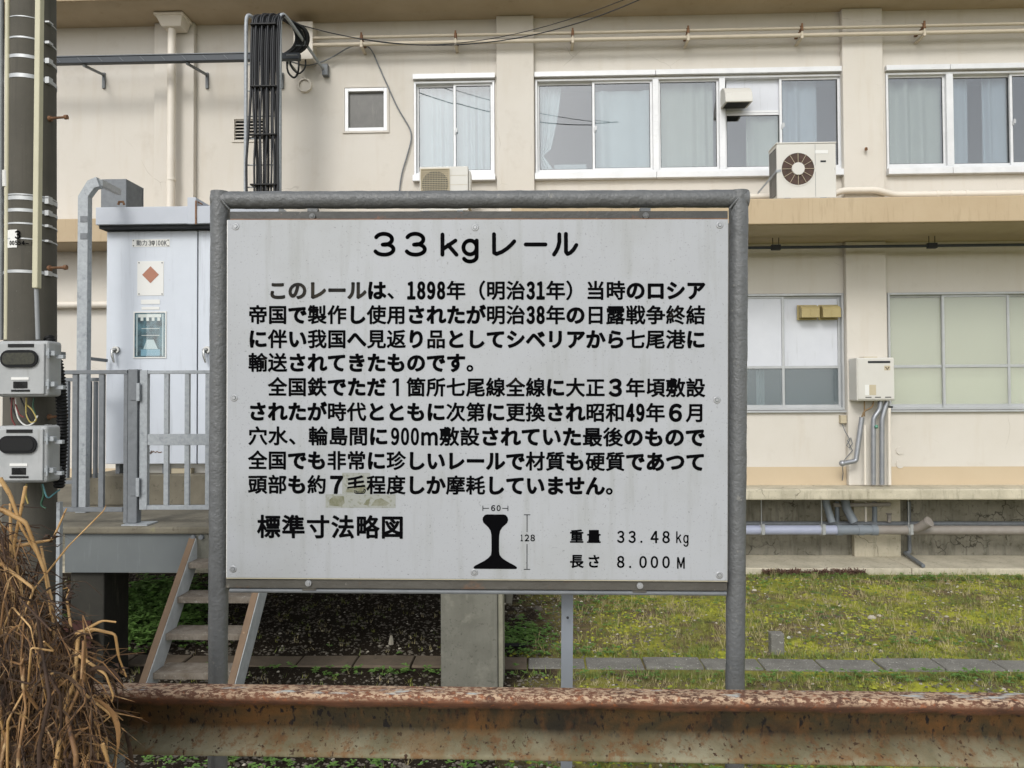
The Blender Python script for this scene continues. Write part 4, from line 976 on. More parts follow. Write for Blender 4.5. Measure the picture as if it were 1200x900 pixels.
# junction box on stand behind roof + bent galvanised post
r_ = root('junction_box', 'blue-grey junction box above the cabinet roof, beside the bent post', 'electrical box', P(140, 240, 8.4))
a = P(118, 241.5, 8.4); b_ = P(148, 209.5, 8.4)
obj('casing', B(a.x, b_.x, 8.4, 8.75, a.z - .1, b_.z), Mgald, r_, bevel=.006)
obj('back_plate', B(b_.x - .0, P(162, 240, 8.7).x, 8.76, 8.78, a.z - .1, b_.z + .0), Mgald, r_)
r_ = root('bent_post', 'galvanised square post bent over at the top towards the junction box', 'post', (X(96, 6.75, 600), 6.75, DZ))
YB = 6.75
pa, pb, pc, pd, pe = P(97, 560, YB), P(99.8, 231, YB), P(109, 217, YB), P(117, 214, YB), P(139, 225, YB + .9)
pa.z = DZ + .001
def ssweep(pts, wd, hd, fwdv=Vector((0, 1, 0))):
    mb = MB(); pts = [Vector(p) for p in pts]; rings = []
    for i, p in enumerate(pts):
        t = (pts[min(i + 1, len(pts) - 1)] - pts[max(i - 1, 0)]).normalized(); s_ = t.cross(fwdv).normalized(); u_ = s_.cross(t).normalized()
        rings.append([p + s_ * a * wd / 2 + u_ * b_ * hd / 2 for a, b_ in ((-1, -1), (1, -1), (1, 1), (-1, 1))])
    vs = [v for r2 in rings for v in r2]; fs = [(3, 2, 1, 0)] + [tuple(len(vs) - 4 + k for k in range(4))]
    for i in range(len(pts) - 1):
        for k in range(4): fs.append((i * 4 + k, i * 4 + (k + 1) % 4, (i + 1) * 4 + (k + 1) % 4, (i + 1) * 4 + k))
    return mb.add(vs, fs)
obj('upright', ssweep([pa, pb, pc, pd], .098, .07), Mgal, r_, bevel=.005)
obj('arm', MB().bar(pd, pe, .05, .06), Mgal, r_, bevel=.003)
for py in (257, 277): c = P(98.5, py, YB - .037); obj('clamp_mark', B(c.x - .035, c.x + .03, YB - .04, YB - .03, c.z - .025, c.z + .03), Mgald, r_)
r_ = root('thin_bracket_bar', 'short dark bar joining the bent post to the cabinet side', 'bar', P(110, 420, 7.0))
obj('bar', MB().bar(P(103, 420, 7.0), P(125, 422.5, 7.2), .03, .03), Mgald, r_)

# railings
YF = 6.12
def rl(px, py, Y=YF): return P(px, py, Y)
rr_ = root('railing', 'grey steel railing panel left of the gate post on the deck edge', 'railing', (X(110, YF, 600), YF, DZ))
def vbar(par, px0, px1, py0, py1, Y=YF, d=.03, m=Mgald, nm='baluster'):
    a = P(px0, 510, Y); b_ = P(px1, 510, Y); z0_, z1_ = P(px0, py1, Y).z, P(px0, py0, Y).z
    return obj(nm, B(a.x, b_.x, Y - d / 2, Y + d / 2, z0_, z1_), m, par, bevel=.002, seg=1)
def hbar(par, px0, px1, py0, py1, Y=YF, d=.04, m=Mgald, nm='rail'):
    a = P(px0, 510, Y); b_ = P(px1, 510, Y); xm = (px0 + px1) / 2; z0_, z1_ = P(xm, py1, Y).z, P(xm, py0, Y).z
    return obj(nm, B(a.x, b_.x, Y - d / 2, Y + d / 2, z0_, z1_), m, par, bevel=.002, seg=1)
hbar(rr_, 30, 150.5, 434, 438.5, d=.05, nm='top_rail'); hbar(rr_, 30, 145.5, 594.5, 599.5, nm='bottom_rail')
for px in (59, 88.5, 119.5): vbar(rr_, px - 3, px + 3, 438.6, 594.4)
vbar(rr_, 145.8, 150.5, 438.6, 613, nm='end_post')
r2 = root('railing', 'darker side railing behind the front one, next to the bent post', 'railing', (X(100, 6.9, 600), 6.9, DZ))
hbar(r2, 30, 118, 443, 447, 6.95, d=.05, nm='top_rail')
for px, wd in ((72, 3), (104, 4), (112, 2.2), (79, 2.5)): vbar(r2, px - wd / 2 - .6, px + wd / 2 + .6, 447.1, 560, 6.95, .04)
hbar(r2, 30, 100, 563, 567, 6.95, nm='bottom_rail')
gp_ = root('gate_post', 'square grey steel gate post with base plate', 'post', (X(158, YF - .02, 600), YF - .02, DZ))
vbar(gp_, 152.5, 163.3, 433, 612, YF, .075, m=Mdeckm if False else Mgald, nm='post')
a = P(146, 614, YF - .05); b_ = P(176, 614, YF - .05); obj('base_plate', B(a.x, b_.x, YF - .1, YF + .08, DZ + .001, DZ + .012), Mgal, gp_)
for (t_, b2) in ((449, 470), (560, 582)):
    vbar(gp_, 160, 163.8, t_, b2, YF - .045, .02, m=Mgal, nm='hinge'); hbar(gp_, 153, 160, t_ + 10, b2 - 1, YF - .04, .01, nm='hinge_plate')
gt_ = root('gate', 'galvanised barred gate with wide middle rail in front of the cabinet', 'gate', (X(215, YF, 600), YF, DZ + .08))
vbar(gt_, 165, 174, 434, 597, m=Mgal, d=.045, nm='stile'); vbar(gt_, 283, 291, 434, 597, m=Mgal, d=.045, nm='stile')
hbar(gt_, 174.2, 282.8, 434, 438, m=Mgal, nm='top_rail'); hbar(gt_, 174.2, 282.8, 508.5, 521.5, m=Mgal, nm='middle_rail'); hbar(gt_, 174.2, 282.8, 592, 597, m=Mgal, nm='bottom_rail')
for px in (195.5, 219.8, 244, 264):
    vbar(gt_, px - 2.7, px + 2.7, 438.1, 508.4, m=Mgal); vbar(gt_, px - 2.7, px + 2.7, 521.6, 591.9, m=Mgal)
r3 = root('railing', 'steel railing hidden mostly behind the sign board', 'railing', (X(400, YF, 600), YF, DZ))
hbar(r3, 294, 585, 434, 438.5, nm='top_rail'); hbar(r3, 294, 585, 594.5, 599.5, nm='bottom_rail')
for k in range(10): vbar(r3, 297 + k * 31, 303 + k * 31, 438.6, 594.4)
vbar(r3, 582, 590, 433, 612, YF, .06, nm='end_post')

# stairs
st = root('stairs', 'steep galvanised steel stair with brown edged stringers going down from the deck', 'stairs', (X(235, 5.3, 800), 5.3, 0))
sx0 = P(203.5, 703, 5.67).x - .02; sx1 = P(307.5, 703, 5.67).x
tz = lambda k: 1.076 - .224 * (k - 1)
ty = lambda k: 5.85 - .18 * (k - 1)
SH = .033       # lateral shift handled as a straight stair
def stringer(xc, sgn, nm):
    a = Vector((xc, 5.98, tz(1) + .17)); b_ = Vector((xc, ty(6) - .06, -.02))
    d = (b_ - a).normalized(); nrm = Vector((1, 0, 0)).cross(d).normalized()
    if nrm.y > 0: nrm = -nrm
    wdt = .16
    web = MB().prism([a + nrm * .0, b_ + nrm * .0, b_ - nrm * wdt, a - nrm * wdt], (.005, 0, 0))
    obj('stringer', web, M('stair_zinc', '#c3c6c5', .55, .1, c2='#a9adac', scale=14, amt=.8, spots=[('#7d7f7c', 9, .62, .72, .6)]) if 'stair_zinc' not in MATS else MATS['stair_zinc'], st)
    fl = MB()
    x0_, x1_ = xc - .05, xc + .0
    fl.add([(x0_, a.y, a.z), (x1_, a.y, a.z), (x1_, b_.y, b_.z), (x0_, b_.y, b_.z)] + [(x, p.y + nrm.y * .006, p.z + nrm.z * .006) for x, p in ((x0_, a), (x1_, a), (x1_, b_), (x0_, b_))],
           [(0, 1, 2, 3), (7, 6, 5, 4), (0, 4, 5, 1), (1, 5, 6, 2), (2, 6, 7, 3), (3, 7, 4, 0)])
    obj('stringer_flange', fl, Mtape, st)
stringer(sx0 + .045, -1, 'a'); stringer(sx1 - .03, 1, 'b')
for k in range(1, 7):
    z, y = tz(k), ty(k)
    if k == 6: z += .05
    mb = MB().box(sx0 + .052, sx1 - .052, y - .0, y + .21, z - .004, z); mb.box(sx0 + .052, sx1 - .052, y - .006, y + .0, z - .045, z + .001)
    t_ = obj('tread', mb, Mtread, st)
    mb = MB()
    for i in range(26):
        x_ = sx0 + .07 + i * (sx1 - sx0 - .14) / 25
        for j in range(6):
            yy = y + .01 + j * .033; s_ = .012 * (1 if (i + j) % 2 else -1)
            mb.add([(x_ - .010, yy - s_ * .6 - .002, z + .0005), (x_ + .010, yy + s_ * .6 - .002, z + .0005), (x_ + .010, yy + s_ * .6 + .003, z + .0028), (x_ - .010, yy - s_ * .6 + .003, z + .0028)], [(0, 1, 2, 3)])
        mb.box(x_ - .004, x_ + .004, y - .009, y - .0062, z - .042, z - .008)
    obj('tread_pattern', mb, Mtread, t_, kind='stuff')

# ================================================================== UTILITY POLE + METERS
UY = 4.5
ux = (X(12, UY, 200) + X(64, UY, 200)) / 2
up_ = root('utility_pole', 'concrete utility pole with steel bands and conduits at the left edge', 'utility pole', (ux, UY, 0))
rad = lambda z: .142 - .0042 * (z - 2.4)
obj('shaft', MB().tube([(ux - .005 * (z - 2.4), UY, z) for z in (-.2, 1.2, 2.4, 4, 5.5, 7, 9)], [rad(z) for z in (-.2, 1.2, 2.4, 4, 5.5, 7, 9)], 40), Mpole, up_)
def band(py, h, m=Msteel):
    z = P(30, py, UY - .14).z; r_ = rad(z) + .003; xx = ux - .005 * (z - 2.4)
    mb = MB().tube([(xx, UY, z - h / 2), (xx, UY, z + h / 2)], r_, 40, cap=False)
    mb.box(xx + .125, xx + .15, UY - .06, UY - .02, z - h * .8, z + h * .8)
    obj('steel_band', mb, m, up_)
for py, h in ((17.5, .006), (42, .010), (64, .020), (87, .024), (231, .024), (227, .008), (245.5, .020), (261, .010), (279, .008), (317.5, .018), (500, .012)): band(py, h)
def cond(px0, px1, py0, py1, Y, m, nm):
    w_ = (px1 - px0) / F * Y
    a = P((px0 + px1) / 2, py0, Y); b_ = P((px0 + px1) / 2, py1, Y); return a, b_, w_
a, b_ = P(46.5, 0, UY - .165), P(43, 338, UY - .165); a = a + (a - b_) * .6
obj('cable_cover', MB().bar(a, b_, .034, .04, Vector((0, 1, 0))), Mcond, up_, bevel=.005)
obj('conduit', MB().tube([P(42.5, 338, UY - .16), P(44.5, 398, UY - .16)], .0125, 10), Mgcond, up_)
a, b_ = P(9, 0, UY - .12), P(7.5, 398, UY - .12); a = a + (a - b_) * .6
obj('conduit', MB().tube([a, b_], .014, 10), Mcond, up_)
a, b_ = P(1, 0, UY - .06), P(.5, 398, UY - .06); a = a + (a - b_) * .6
obj('conduit', MB().tube([a, b_], .018, 10), Mgcond, up_)
obj('coupling', MB().tube([P(6.5, 200, UY - .12), P(6.8, 219, UY - .12)], .019, 10), Mwhitew, up_)
for py in (137.5, 313.5, 488.5):
    z = P(64, py, UY - .05).z; x_ = ux + rad(z)
    mb = MB().tube([(x_ - .05, UY - .03, z), (x_ + .105, UY - .05, z)], .008, 8); mb.tube([(x_ + .10, UY - .05, z), (x_ + .118, UY - .05, z)], .015, 8); mb.tube([(x_ - .012, UY - .03, z), (x_ + .004, UY - .03, z)], .018, 8)
    obj('climbing_step', mb, Mrustm, up_)
# number plate bent round the pole
z0_, z1_ = P(20, 290, UY - .14).z, P(20, 269, UY - .14).z
zc = (z0_ + z1_) / 2; rp = rad(zc) + .004; vs = []
for i in range(13):
    a = R(-170 + i * 6.9)
    for z in (z0_, z1_): vs.append((ux + rp * math.cos(a), UY + rp * math.sin(a), z))
obj('number_plate', MB().add(vs, [(2 * i, 2 * i + 2, 2 * i + 3, 2 * i + 1) for i in range(12)], True), Mwhite, up_)
r_ = root('angle_bar', 'pale galvanised angle bar standing beside the foot of the utility pole', 'bar', (X(70, UY - .1, 700), UY - .1, 0))
obj('bar', B(X(68.5, UY - .1, 600), X(72.5, UY - .1, 600), UY - .12, UY - .09, 0, P(70, 588, UY - .1).z), Mgal, r_)

def meter(px0, px1, py0, py1, label, tilt, lcd):
    Y = UY - .34
    p0, p1 = P(px0, py1, Y), P(px1, py0, Y)
    r_ = root('power_meter', label, 'electric meter', ((p0.x + p1.x) / 2, Y, p0.z), group='meters on the utility pole')
    def mp(u, v, y=0): return Vector((p0.x + (p1.x - p0.x) * u, Y + y, p0.z + (p1.z - p0.z) * v))
    a, b_ = mp(0, 0), mp(1, 1)
    obj('case', B(a.x, b_.x, Y, Y + .13, a.z, b_.z), Mmeter, r_, bevel=.018, seg=3)
    a, b_ = mp(.02, .04), mp(.95, .95); obj('cover', B(a.x, b_.x, Y - .012, Y - .0, a.z, b_.z), Mmeter, r_, bevel=.008, seg=3)
    def pill(u0, u1, v0, v1, y, m, nm, k=.5):
        a, b_ = mp(u0, v0, y), mp(u1, v1, y); r2 = (b_.z - a.z) * k; pts = []
        for (cx_, cz_, s0) in ((b_.x - r2, b_.z - r2, 0), (a.x + r2, b_.z - r2, 90), (a.x + r2, a.z + r2, 180), (b_.x - r2, a.z + r2, 270)):
            for i in range(6): t = R(s0 + i * 18); pts.append(Vector((cx_ + r2 * math.cos(t), a.y, cz_ + r2 * math.sin(t))))
        obj(nm, MB().prism(pts, (0, .008, 0)), m, r_)
    pill(.12, .85, .52, .83, -.026, M('rubber', '#1d1e1f', .8, spec=.2), 'window_bezel'); pill(.17, .80, .57, .78, -.029, lcd, 'display', .4)
    def rc_(u0, u1, v0, v1, m, nm='label_strip'): a, b_ = mp(u0, v0), mp(u1, v1); obj(nm, B(a.x, b_.x, Y - .016, Y - .011, a.z, b_.z), m, r_)
    rc_(.25, .75, .88, .94, Mblack); rc_(.32, .66, .30, .345, Mwhite); rc_(.36, .63, .15, .27, Mblack); rc_(.32, .68, .09, .125, Mblack)
    for q_ in range(3): rc_(.40, .59 - .03 * q_, .17 + q_ * .033, .18 + q_ * .033, Mmeter, 'lettering')
    for v in (.22, .77):
        a = mp(.97, v); mb = MB().box(a.x - .004, a.x + .05, Y - .004, Y + .03, a.z - .014, a.z + .014); mb.box(a.x + .04, a.x + .085, Y + .02, Y + .045, a.z - .03, a.z - .008); mb.tube([(a.x + .02, Y - .012, a.z - .03), (a.x + .02, Y - .012, a.z + .03)], .007, 6)
        obj('clamp', mb, Mgal, r_, bevel=.002, seg=1)
    # bracket back to the pole
    for v in (.2, .8):
        a = mp(.45, v, .13); obj('bracket', B(a.x - .12, a.x + .12, Y + .13, UY - .11, a.z - .012, a.z + .012), Mgald, r_)
    return mp
LC1 = M('lcd_green', '#1f2018', .6, c2='#3c3c2b', scale=60, amt=.7)
m1_ = meter(-4, 56.5, 399, 465, 'upper of two grey meter boxes on the utility pole, greenish display', 0, LC1)
m2_ = meter(-6, 55, 499, 566, 'lower of two grey meter boxes on the utility pole, black display', 0, Mblack)
random.seed(21)
for (m_, ps, nm) in ((Mwhitew, ((18, 466), (20, 490), (30, 500), (40, 496), (44, 487)), 1), (Myelw, ((31, 466), (30, 485), (36, 497), (44, 492), (38, 480), (31, 474)), 1), (Mgreenw, ((40, 466), (38, 476), (42, 486)), 1),
                 (Mredw, ((14, 466), (13, 490), (18, 499)), 1), (Mredw, ((16, 466), (22, 486), (28, 489)), 0), (Mdark, ((24, 466), (33, 488), (38, 499)), 0), (Mdark, ((12, 466), (16, 484), (26, 498)), 0)):
    obj('meter_wire', MB().tube(bend([P(x_, y_, UY - .26 - .01 * random.random()) for x_, y_ in ps], .05, 4), .0045, 6), m_, label=None) 
ws = [o for o in bpy.data.objects if o.name.startswith('meter_wire')]
wr = root('meter_wires', 'coloured wires looping between the two meter boxes', 'wires', P(28, 485, UY - .26))
for o in ws:
    o.parent = wr; o.matrix_parent_inverse = Matrix.Translation(-Vector(wr.location)); o.name = 'wire'
wr = root('earth_wires', 'green and blue wires hanging below the lower meter box', 'wires', P(50, 580, UY - .25))
obj('wire', MB().tube(bend([P(49, 567, UY - .25), P(52, 580, UY - .25), P(47, 592, UY - .25), P(54, 596, UY - .25)], .06), .006, 6), Mgreenw, wr)
obj('wire', MB().tube(bend([P(50, 567, UY - .25), P(55, 586, UY - .25), P(64, 578, UY - .2), P(70, 574, UY - .15)], .06), .005, 6), Mcyan, wr)
obj('wire', MB().tube(bend([P(31, 567, UY - .25), P(30, 582, UY - .25), P(33, 590, UY - .25)], .06), .005, 6), Myelw, wr)
# corrugated conduit
cc = root('corrugated_conduit', 'black corrugated flexible conduit beside the two meter boxes', 'conduit', P(72, 570, UY - .12))
path = bend([P(57, 395, UY - .1), P(67, 420, UY - .12), P(73, 470, UY - .12), P(73, 530, UY - .12), P(69, 572, UY - .1)], .25, 10)
fine = []
for i in range(len(path) - 1):
    L_ = (path[i + 1] - path[i]).length; n_ = max(1, int(L_ / .0045))
    fine += [path[i].lerp(path[i + 1], t / n_) for t in range(n_)]
obj('hose', MB().tube(fine, [.033 if (i // 2) % 2 else .026 for i in range(len(fine))], 14), Mblack, cc)

# ================================================================== SIGN
YS = 1.85; SK = YS / F
e_ = -.0025
ex = (rt - up * .0022 - (-fw) * -.015).normalized()
ex = (rt + up * (-.0022) + (-fw) * .0152).normalized()
ez = (up + rt * .0032).normalized(); ez = (ez - ex * ez.dot(ex)).normalized()
ey = ez.cross(ex).normalized()          # away from the camera
SO = CAM + fw * YS
def S(px, py, d=0):
    """sign coordinates: measured in the photograph's pixels from its centre, d = metres in front (-) or behind (+)"""
    return SO + ex * ((px - 600) * SK) - ez * ((py - 450) * SK) + ey * d
sg = root('information_sign', 'large white Japanese information board about a 33 kg rail on a grey pipe frame', 'sign', S(556, 900))
def sbox(px0, px1, py0, py1, d0, d1):
    mb = MB(); vs = [S(px, py, d) for py in (py1, py0) for d in (d0, d1) for px in (px0, px1)]
    return mb.add(vs, [(0, 2, 3, 1), (4, 5, 7, 6), (0, 1, 5, 4), (2, 6, 7, 3), (0, 4, 6, 2), (1, 3, 7, 5)])
def SB(px, py, d):
    k = (YS + d) / YS
    return S(600 + (px - 600) * k, 450 + (py - 450) * k, d)
PR = 11.2 * SK
def lumpy(a, b_, r, n=120, m=22, seed=0):
    rnd = random.Random(seed); a, b_ = Vector(a), Vector(b_); d = (b_ - a); t = d.normalized(); u_ = t.orthogonal().normalized(); v_ = t.cross(u_); vs = []
    ph = [rnd.uniform(0, 6) for _ in range(8)]
    for i in range(n + 1):
        s_ = i / n
        for k in range(m):
            an = 2 * math.pi * k / m
            rr = r * (1 + .012 * math.sin(s_ * 37 + ph[0] + an * 2) + .012 * math.sin(s_ * 83 + ph[1] + an) + .010 * math.sin(s_ * 190 + ph[2] + an * 3) + rnd.uniform(-.008, .008))
            vs.append(a + d * s_ + (u_ * math.cos(an) + v_ * math.sin(an)) * rr)
    mb = MB().add(vs, [(i * m + k, i * m + (k + 1) % m, (i + 1) * m + (k + 1) % m, (i + 1) * m + k) for i in range(n) for k in range(m)], True)
    mb.add([vs[k] for k in range(m)], [tuple(range(m))[::-1]]); mb.add([vs[n * m + k] for k in range(m)], [tuple(range(m))]); return mb
PD = .03
tpz = 234.0
lp_b = S(254.8, 450 + 1.42 / SK * 1.0, PD)
def post_to(px, z):      # lower end of a post on the platform
    a = SB(px - (1.3 if px > 800 else .6), 450, PD); b_ = SB(px - (5 if px > 800 else 2.6), 1200, PD); t = (z - a.z) / (b_.z - a.z); return a.lerp(b_, t)
obj('post', lumpy(SB(255.4, tpz - 9.6, PD), post_to(255.4, PZT), PR, 160, seed=1), Msignp, sg)
obj('post', lumpy(SB(863.8, tpz - 9.6, PD), post_to(863.8, PZT), PR, 160, seed=2), Msignp, sg)
obj('top_pipe', lumpy(SB(247, tpz + .2, PD), SB(874, tpz - .6, PD), PR * .93, 200, seed=3), Msignp, sg)
for px in (255.6, 863.2):
    obj('weld_bead', MB().tube(bend([S(px - 8, 223, PD - .013), S(px, 233, PD - .0235), S(px + 8, 243, PD - .015)] if px < 500 else [S(px + 8, 224, PD - .013), S(px, 233, PD - .0235), S(px - 8, 243, PD - .015)], .02), .0028, 6), Msignp, sg)
obj('top_bar', sbox(264.5, 853, 246.0, 259, .012, .03), Msignf, sg, bevel=.0015)
obj('bottom_bar', sbox(262.5, 852, 679.3, 691.3, .002, .03), Msignf2, sg, bevel=.0015)
obj('bottom_rod', MB().tube([S(266, 695.2, .012), S(852, 695.2, .012)], .0062, 10), Mgald, sg)
for px in (363, 756.5): obj('spacer', sbox(px - 6, px + 6, 242.5, 246.2, .012, .03), Msignp, sg)
for px, py in ((363.5, 252.3), (756.5, 251.8)):
    m_ = MB().tube([S(px, py, .012), S(px, py, .006)], .0075, 16); m_.tube([S(px, py, .006), S(px, py, .004)], .0045, 6); obj('bolt', m_, Msignp, sg)
for px, py in ((361, 684.7), (750, 685.3)):
    m_ = MB().tube([S(px, py, .002), S(px, py, -.003)], .0078, 16); m_.tube([S(px, py, -.003), S(px, py, -.006)], .0042, 6); obj('bolt', m_, Mscrew, sg)
for px in (361, 750): obj('gusset', sbox(px - 8, px + 8, 691.3, 694, .004, .016), Msignf2, sg)
pn = obj('panel', sbox(265, 851.5, 257.6, 678.6, -.004, .001), Mpanel, sg, bevel=.0008, seg=1)
obj('rust_edge', sbox(267, 851.5, 255.9, 257.5, .002, .011), Mrustm, sg)
obj('edge_trim', sbox(264.2, 265.0, 258, 678.4, -.003, .004), Mwhite, sg)
obj('edge_trim', sbox(264.5, 851.5, 678.7, 679.4, -.005, .003), M('edge_yellow', '#b3ad95', .6), sg)
obj('edge_trim', sbox(851.6, 852.6, 262, 678, -.001, .006), Msignf2, sg)
for k, (px, py) in enumerate(((274.7, 265.6), (556.5, 267), (841.5, 264.3), (273.3, 467), (838.7, 468), (272.5, 668.3), (556.5, 670.5), (842, 672))):
    m_ = MB().tube([S(px, py, -.004), S(px, py, -.0048), S(px, py, -.0054)], [.0092, .009, .0074], 20); m_.cur = 1; m_.tube([S(px, py, -.0053), S(px, py, -.0057)], .0054, 14); m_.cur = 0; m_.tube([S(px, py, -.0056), S(px, py, -.0072)], .0040, 8)
    obj('screw', m_, [Mscrew, Mgald], sg)
# rear strut
obj('rear_strut', MB().bar(S(668, 640, .09), post_to(668.5, PZT) + Vector((0, .12, 0)), .012, 13.5 * SK * 1.06, Vector((1, 0, 0))), M('strut_paint', '#7d838b', .5, c2='#737980', scale=9, amt=.5), sg)
c = S(668, 735, .077); obj('strut_hole', MB().tube([c, c + ey * .003], .0035, 8), Mdkpanel, sg)
obj('strut_arm', MB().bar(S(668, 650, .02), S(668, 650, .095), .02, .02), Mgald, sg)

# ---------- lettering
fcu = bpy.data.curves.new('lettering_source', 'FONT'); fo = bpy.data.objects.new('lettering_source', fcu)
fcu.resolution_u = 4
COL.objects.link(fo)
def raw(ch):
    fcu.body = ch; bpy.context.view_layer.update()
    me = bpy.data.meshes.new_from_object(fo.evaluated_get(bpy.context.evaluated_depsgraph_get()))
    vs = [(v.co.x, v.co.y) for v in me.vertices]; fs = [tuple(p.vertices) for p in me.polygons]
    cnt = {}
    for f in fs:
        for i in range(len(f)):
            k = tuple(sorted((f[i], f[(i + 1) % len(f)]))); cnt[k] = cnt.get(k, 0) + 1
    ed = [k for k, c in cnt.items() if c == 1]
    bpy.data.meshes.remove(me); return vs, fs, ed
_b1 = raw('\u56fd'); _b2 = raw('\u56fd\u56fd')
EM = max(v[0] for v in _b2[0]) - max(v[0] for v in _b1[0])
CX = (max(v[0] for v in _b1[0]) + min(v[0] for v in _b1[0])) / 2 ; CYc = (max(v[1] for v in _b1[0]) + min(v[1] for v in _b1[0])) / 2
GC = {}
def glyph(ch):
    if ch not in GC:
        vs, fs, ed = raw(ch); GC[ch] = ([((x - CX) / EM, (y - CYc) / EM) for x, y in vs], fs, ed)
    return GC[ch]
def put(mb, ch, cx, cy, wpx, hpx, rpx, mode='em', map_=S, d=-.0046, nd=8):
    """draw one glyph centred on photo pixel cx, cy; strokes thickened and rounded by rpx"""
    vs, fs, ed = glyph(ch)
    if not vs: return
    if mode == 'fit':
        x0, x1 = min(v[0] for v in vs), max(v[0] for v in vs); y0, y1 = min(v[1] for v in vs), max(v[1] for v in vs)
        sx = (wpx - 2 * rpx) / max(x1 - x0, 1e-3); sy = (hpx - 2 * rpx) / max(y1 - y0, 1e-3)
        if x1 - x0 < .2 and wpx < 6: sx = min(sx, 60)
        pts = [(cx + (x - (x0 + x1) / 2) * sx, cy - (y - (y0 + y1) / 2) * sy) for x, y in vs]
    else:
        pts = [(cx + x * wpx, cy - y * hpx) for x, y in vs]
    mb.add([map_(x, y, d) for x, y in pts], fs)
    if rpx <= 0: return
    q_ = []; f_ = []
    for a, b_ in ed:
        (xa, ya), (xb, yb) = pts[a], pts[b_]; L_ = math.hypot(xb - xa, yb - ya)
        if L_ < 1e-4: continue
        nx_, ny_ = -(yb - ya) / L_ * rpx, (xb - xa) / L_ * rpx; o = len(q_)
        q_ += [map_(xa + nx_, ya + ny_, d - .00012), map_(xb + nx_, yb + ny_, d - .00012), map_(xb - nx_, yb - ny_, d - .00012), map_(xa - nx_, ya - ny_, d - .00012)]; f_.append((o, o + 1, o + 2, o + 3))
    used = sorted({i for e2 in ed for i in e2})
    for i in used:
        o = len(q_); q_ += [map_(pts[i][0] + rpx * math.cos(2 * math.pi * k / nd), pts[i][1] + rpx * math.sin(2 * math.pi * k / nd), d - .00024) for k in range(nd)]; f_.append(tuple(range(o, o + nd)))
    mb.add(q_, f_)
FW = {c: chr(ord(c) + 0xFEE0) for c in '0123456789kgmM'}
LX, PW = 289.6, 23.3
RB = .64
lines = [
    (341.0, '\u3000\u3053\u306e\u30ec\u30fc\u30eb\u306f\u3001|1898|\u5e74\uff08\u660e\u6cbb|31|\u5e74\uff09\u5f53\u6642\u306e\u30ed\u30b7\u30a2'),
    (369.6, '\u5e1d\u56fd\u3067\u88fd\u4f5c\u3057\u4f7f\u7528\u3055\u308c\u305f\u304c\u660e\u6cbb|38|\u5e74\u306e\u65e5\u9732\u6226\u4e89\u7d42\u7d50'),
    (398.0, '\u306b\u4f34\u3044\u6211\u56fd\u3078\u898b\u8fd4\u308a\u54c1\u3068\u3057\u3066\u30b7\u30d9\u30ea\u30a2\u304b\u3089\u4e03\u5c3e\u6e2f\u306b'),
    (425.8, '\u8f38\u9001\u3055\u308c\u3066\u304d\u305f\u3082\u306e\u3067\u3059\u3002'),
    (454.3, '\u3000\u5168\u56fd\u9244\u3067\u305f\u3060#1\u7b87\u6240\u4e03\u5c3e\u7dda\u5168\u7dda\u306b\u5927\u6b63#3\u5e74\u9803\u6577\u8a2d'),
    (483.4, '\u3055\u308c\u305f\u304c\u6642\u4ee3\u3068\u3068\u3082\u306b\u6b21\u7b2c\u306b\u66f4\u63db\u3055\u308c\u662d\u548c|49|\u5e74#6\u6708'),
    (512.0, None),
    (540.6, '\u5168\u56fd\u3067\u3082\u975e\u5e38\u306b\u73cd\u3057\u3044\u30ec\u30fc\u30eb\u3067\u6750\u8cea\u3082\u786c\u8cea\u3067\u3042\u3064\u3066'),
    (569.0, '\u982d\u90e8\u3082\u7d04#7\u6bdb\u7a0b\u5ea6\u3057\u304b\u6469\u8017\u3057\u3066\u3044\u307e\u305b\u3093\u3002'),
]
def cell(mb, ch, cx, cy, big=False, pw=PW):
    if ch in '0123456789':
        if big and ch == '1': put(mb, 'I', cx + 1.5, cy - .3, 3.4, 21, .5, 'fit'); put(mb, '/', cx - 1.5, cy - 7.8, 6.5, 5.5, 1.2, 'fit'); return
        put(mb, FW[ch], cx, cy - .3, 15.5 if big else 10, 21.6, 1.12, 'fit')
    elif ch == '\u3001' or ch == '\u3002': put(mb, ch, cx, cy, 22.5, 22.5, .6)
    else:
        kanji = ord(ch) > 0x4e00
        put(mb, ch, cx, cy, pw * (.985 if kanji else 1.0), 23.0 if kanji else 23.2, RB if kanji else 1.05)
def setline(txt, x, cy, pw, mats=None):
    mb = MB(); i = 0
    while i < len(txt):
        ch = txt[i]
        if ch == '|':
            j = txt.index('|', i + 1)
            for c2 in txt[i + 1:j]: cell(mb, c2, x + pw * .25, cy); x += pw * .5
            i = j + 1; continue
        if ch == '#': cell(mb, txt[i + 1], x + pw / 2, cy, True); x += pw; i += 2; continue
        if ch != '\u3000': cell(mb, ch, x + pw / 2, cy, pw=pw)
        x += pw; i += 1
    return mb
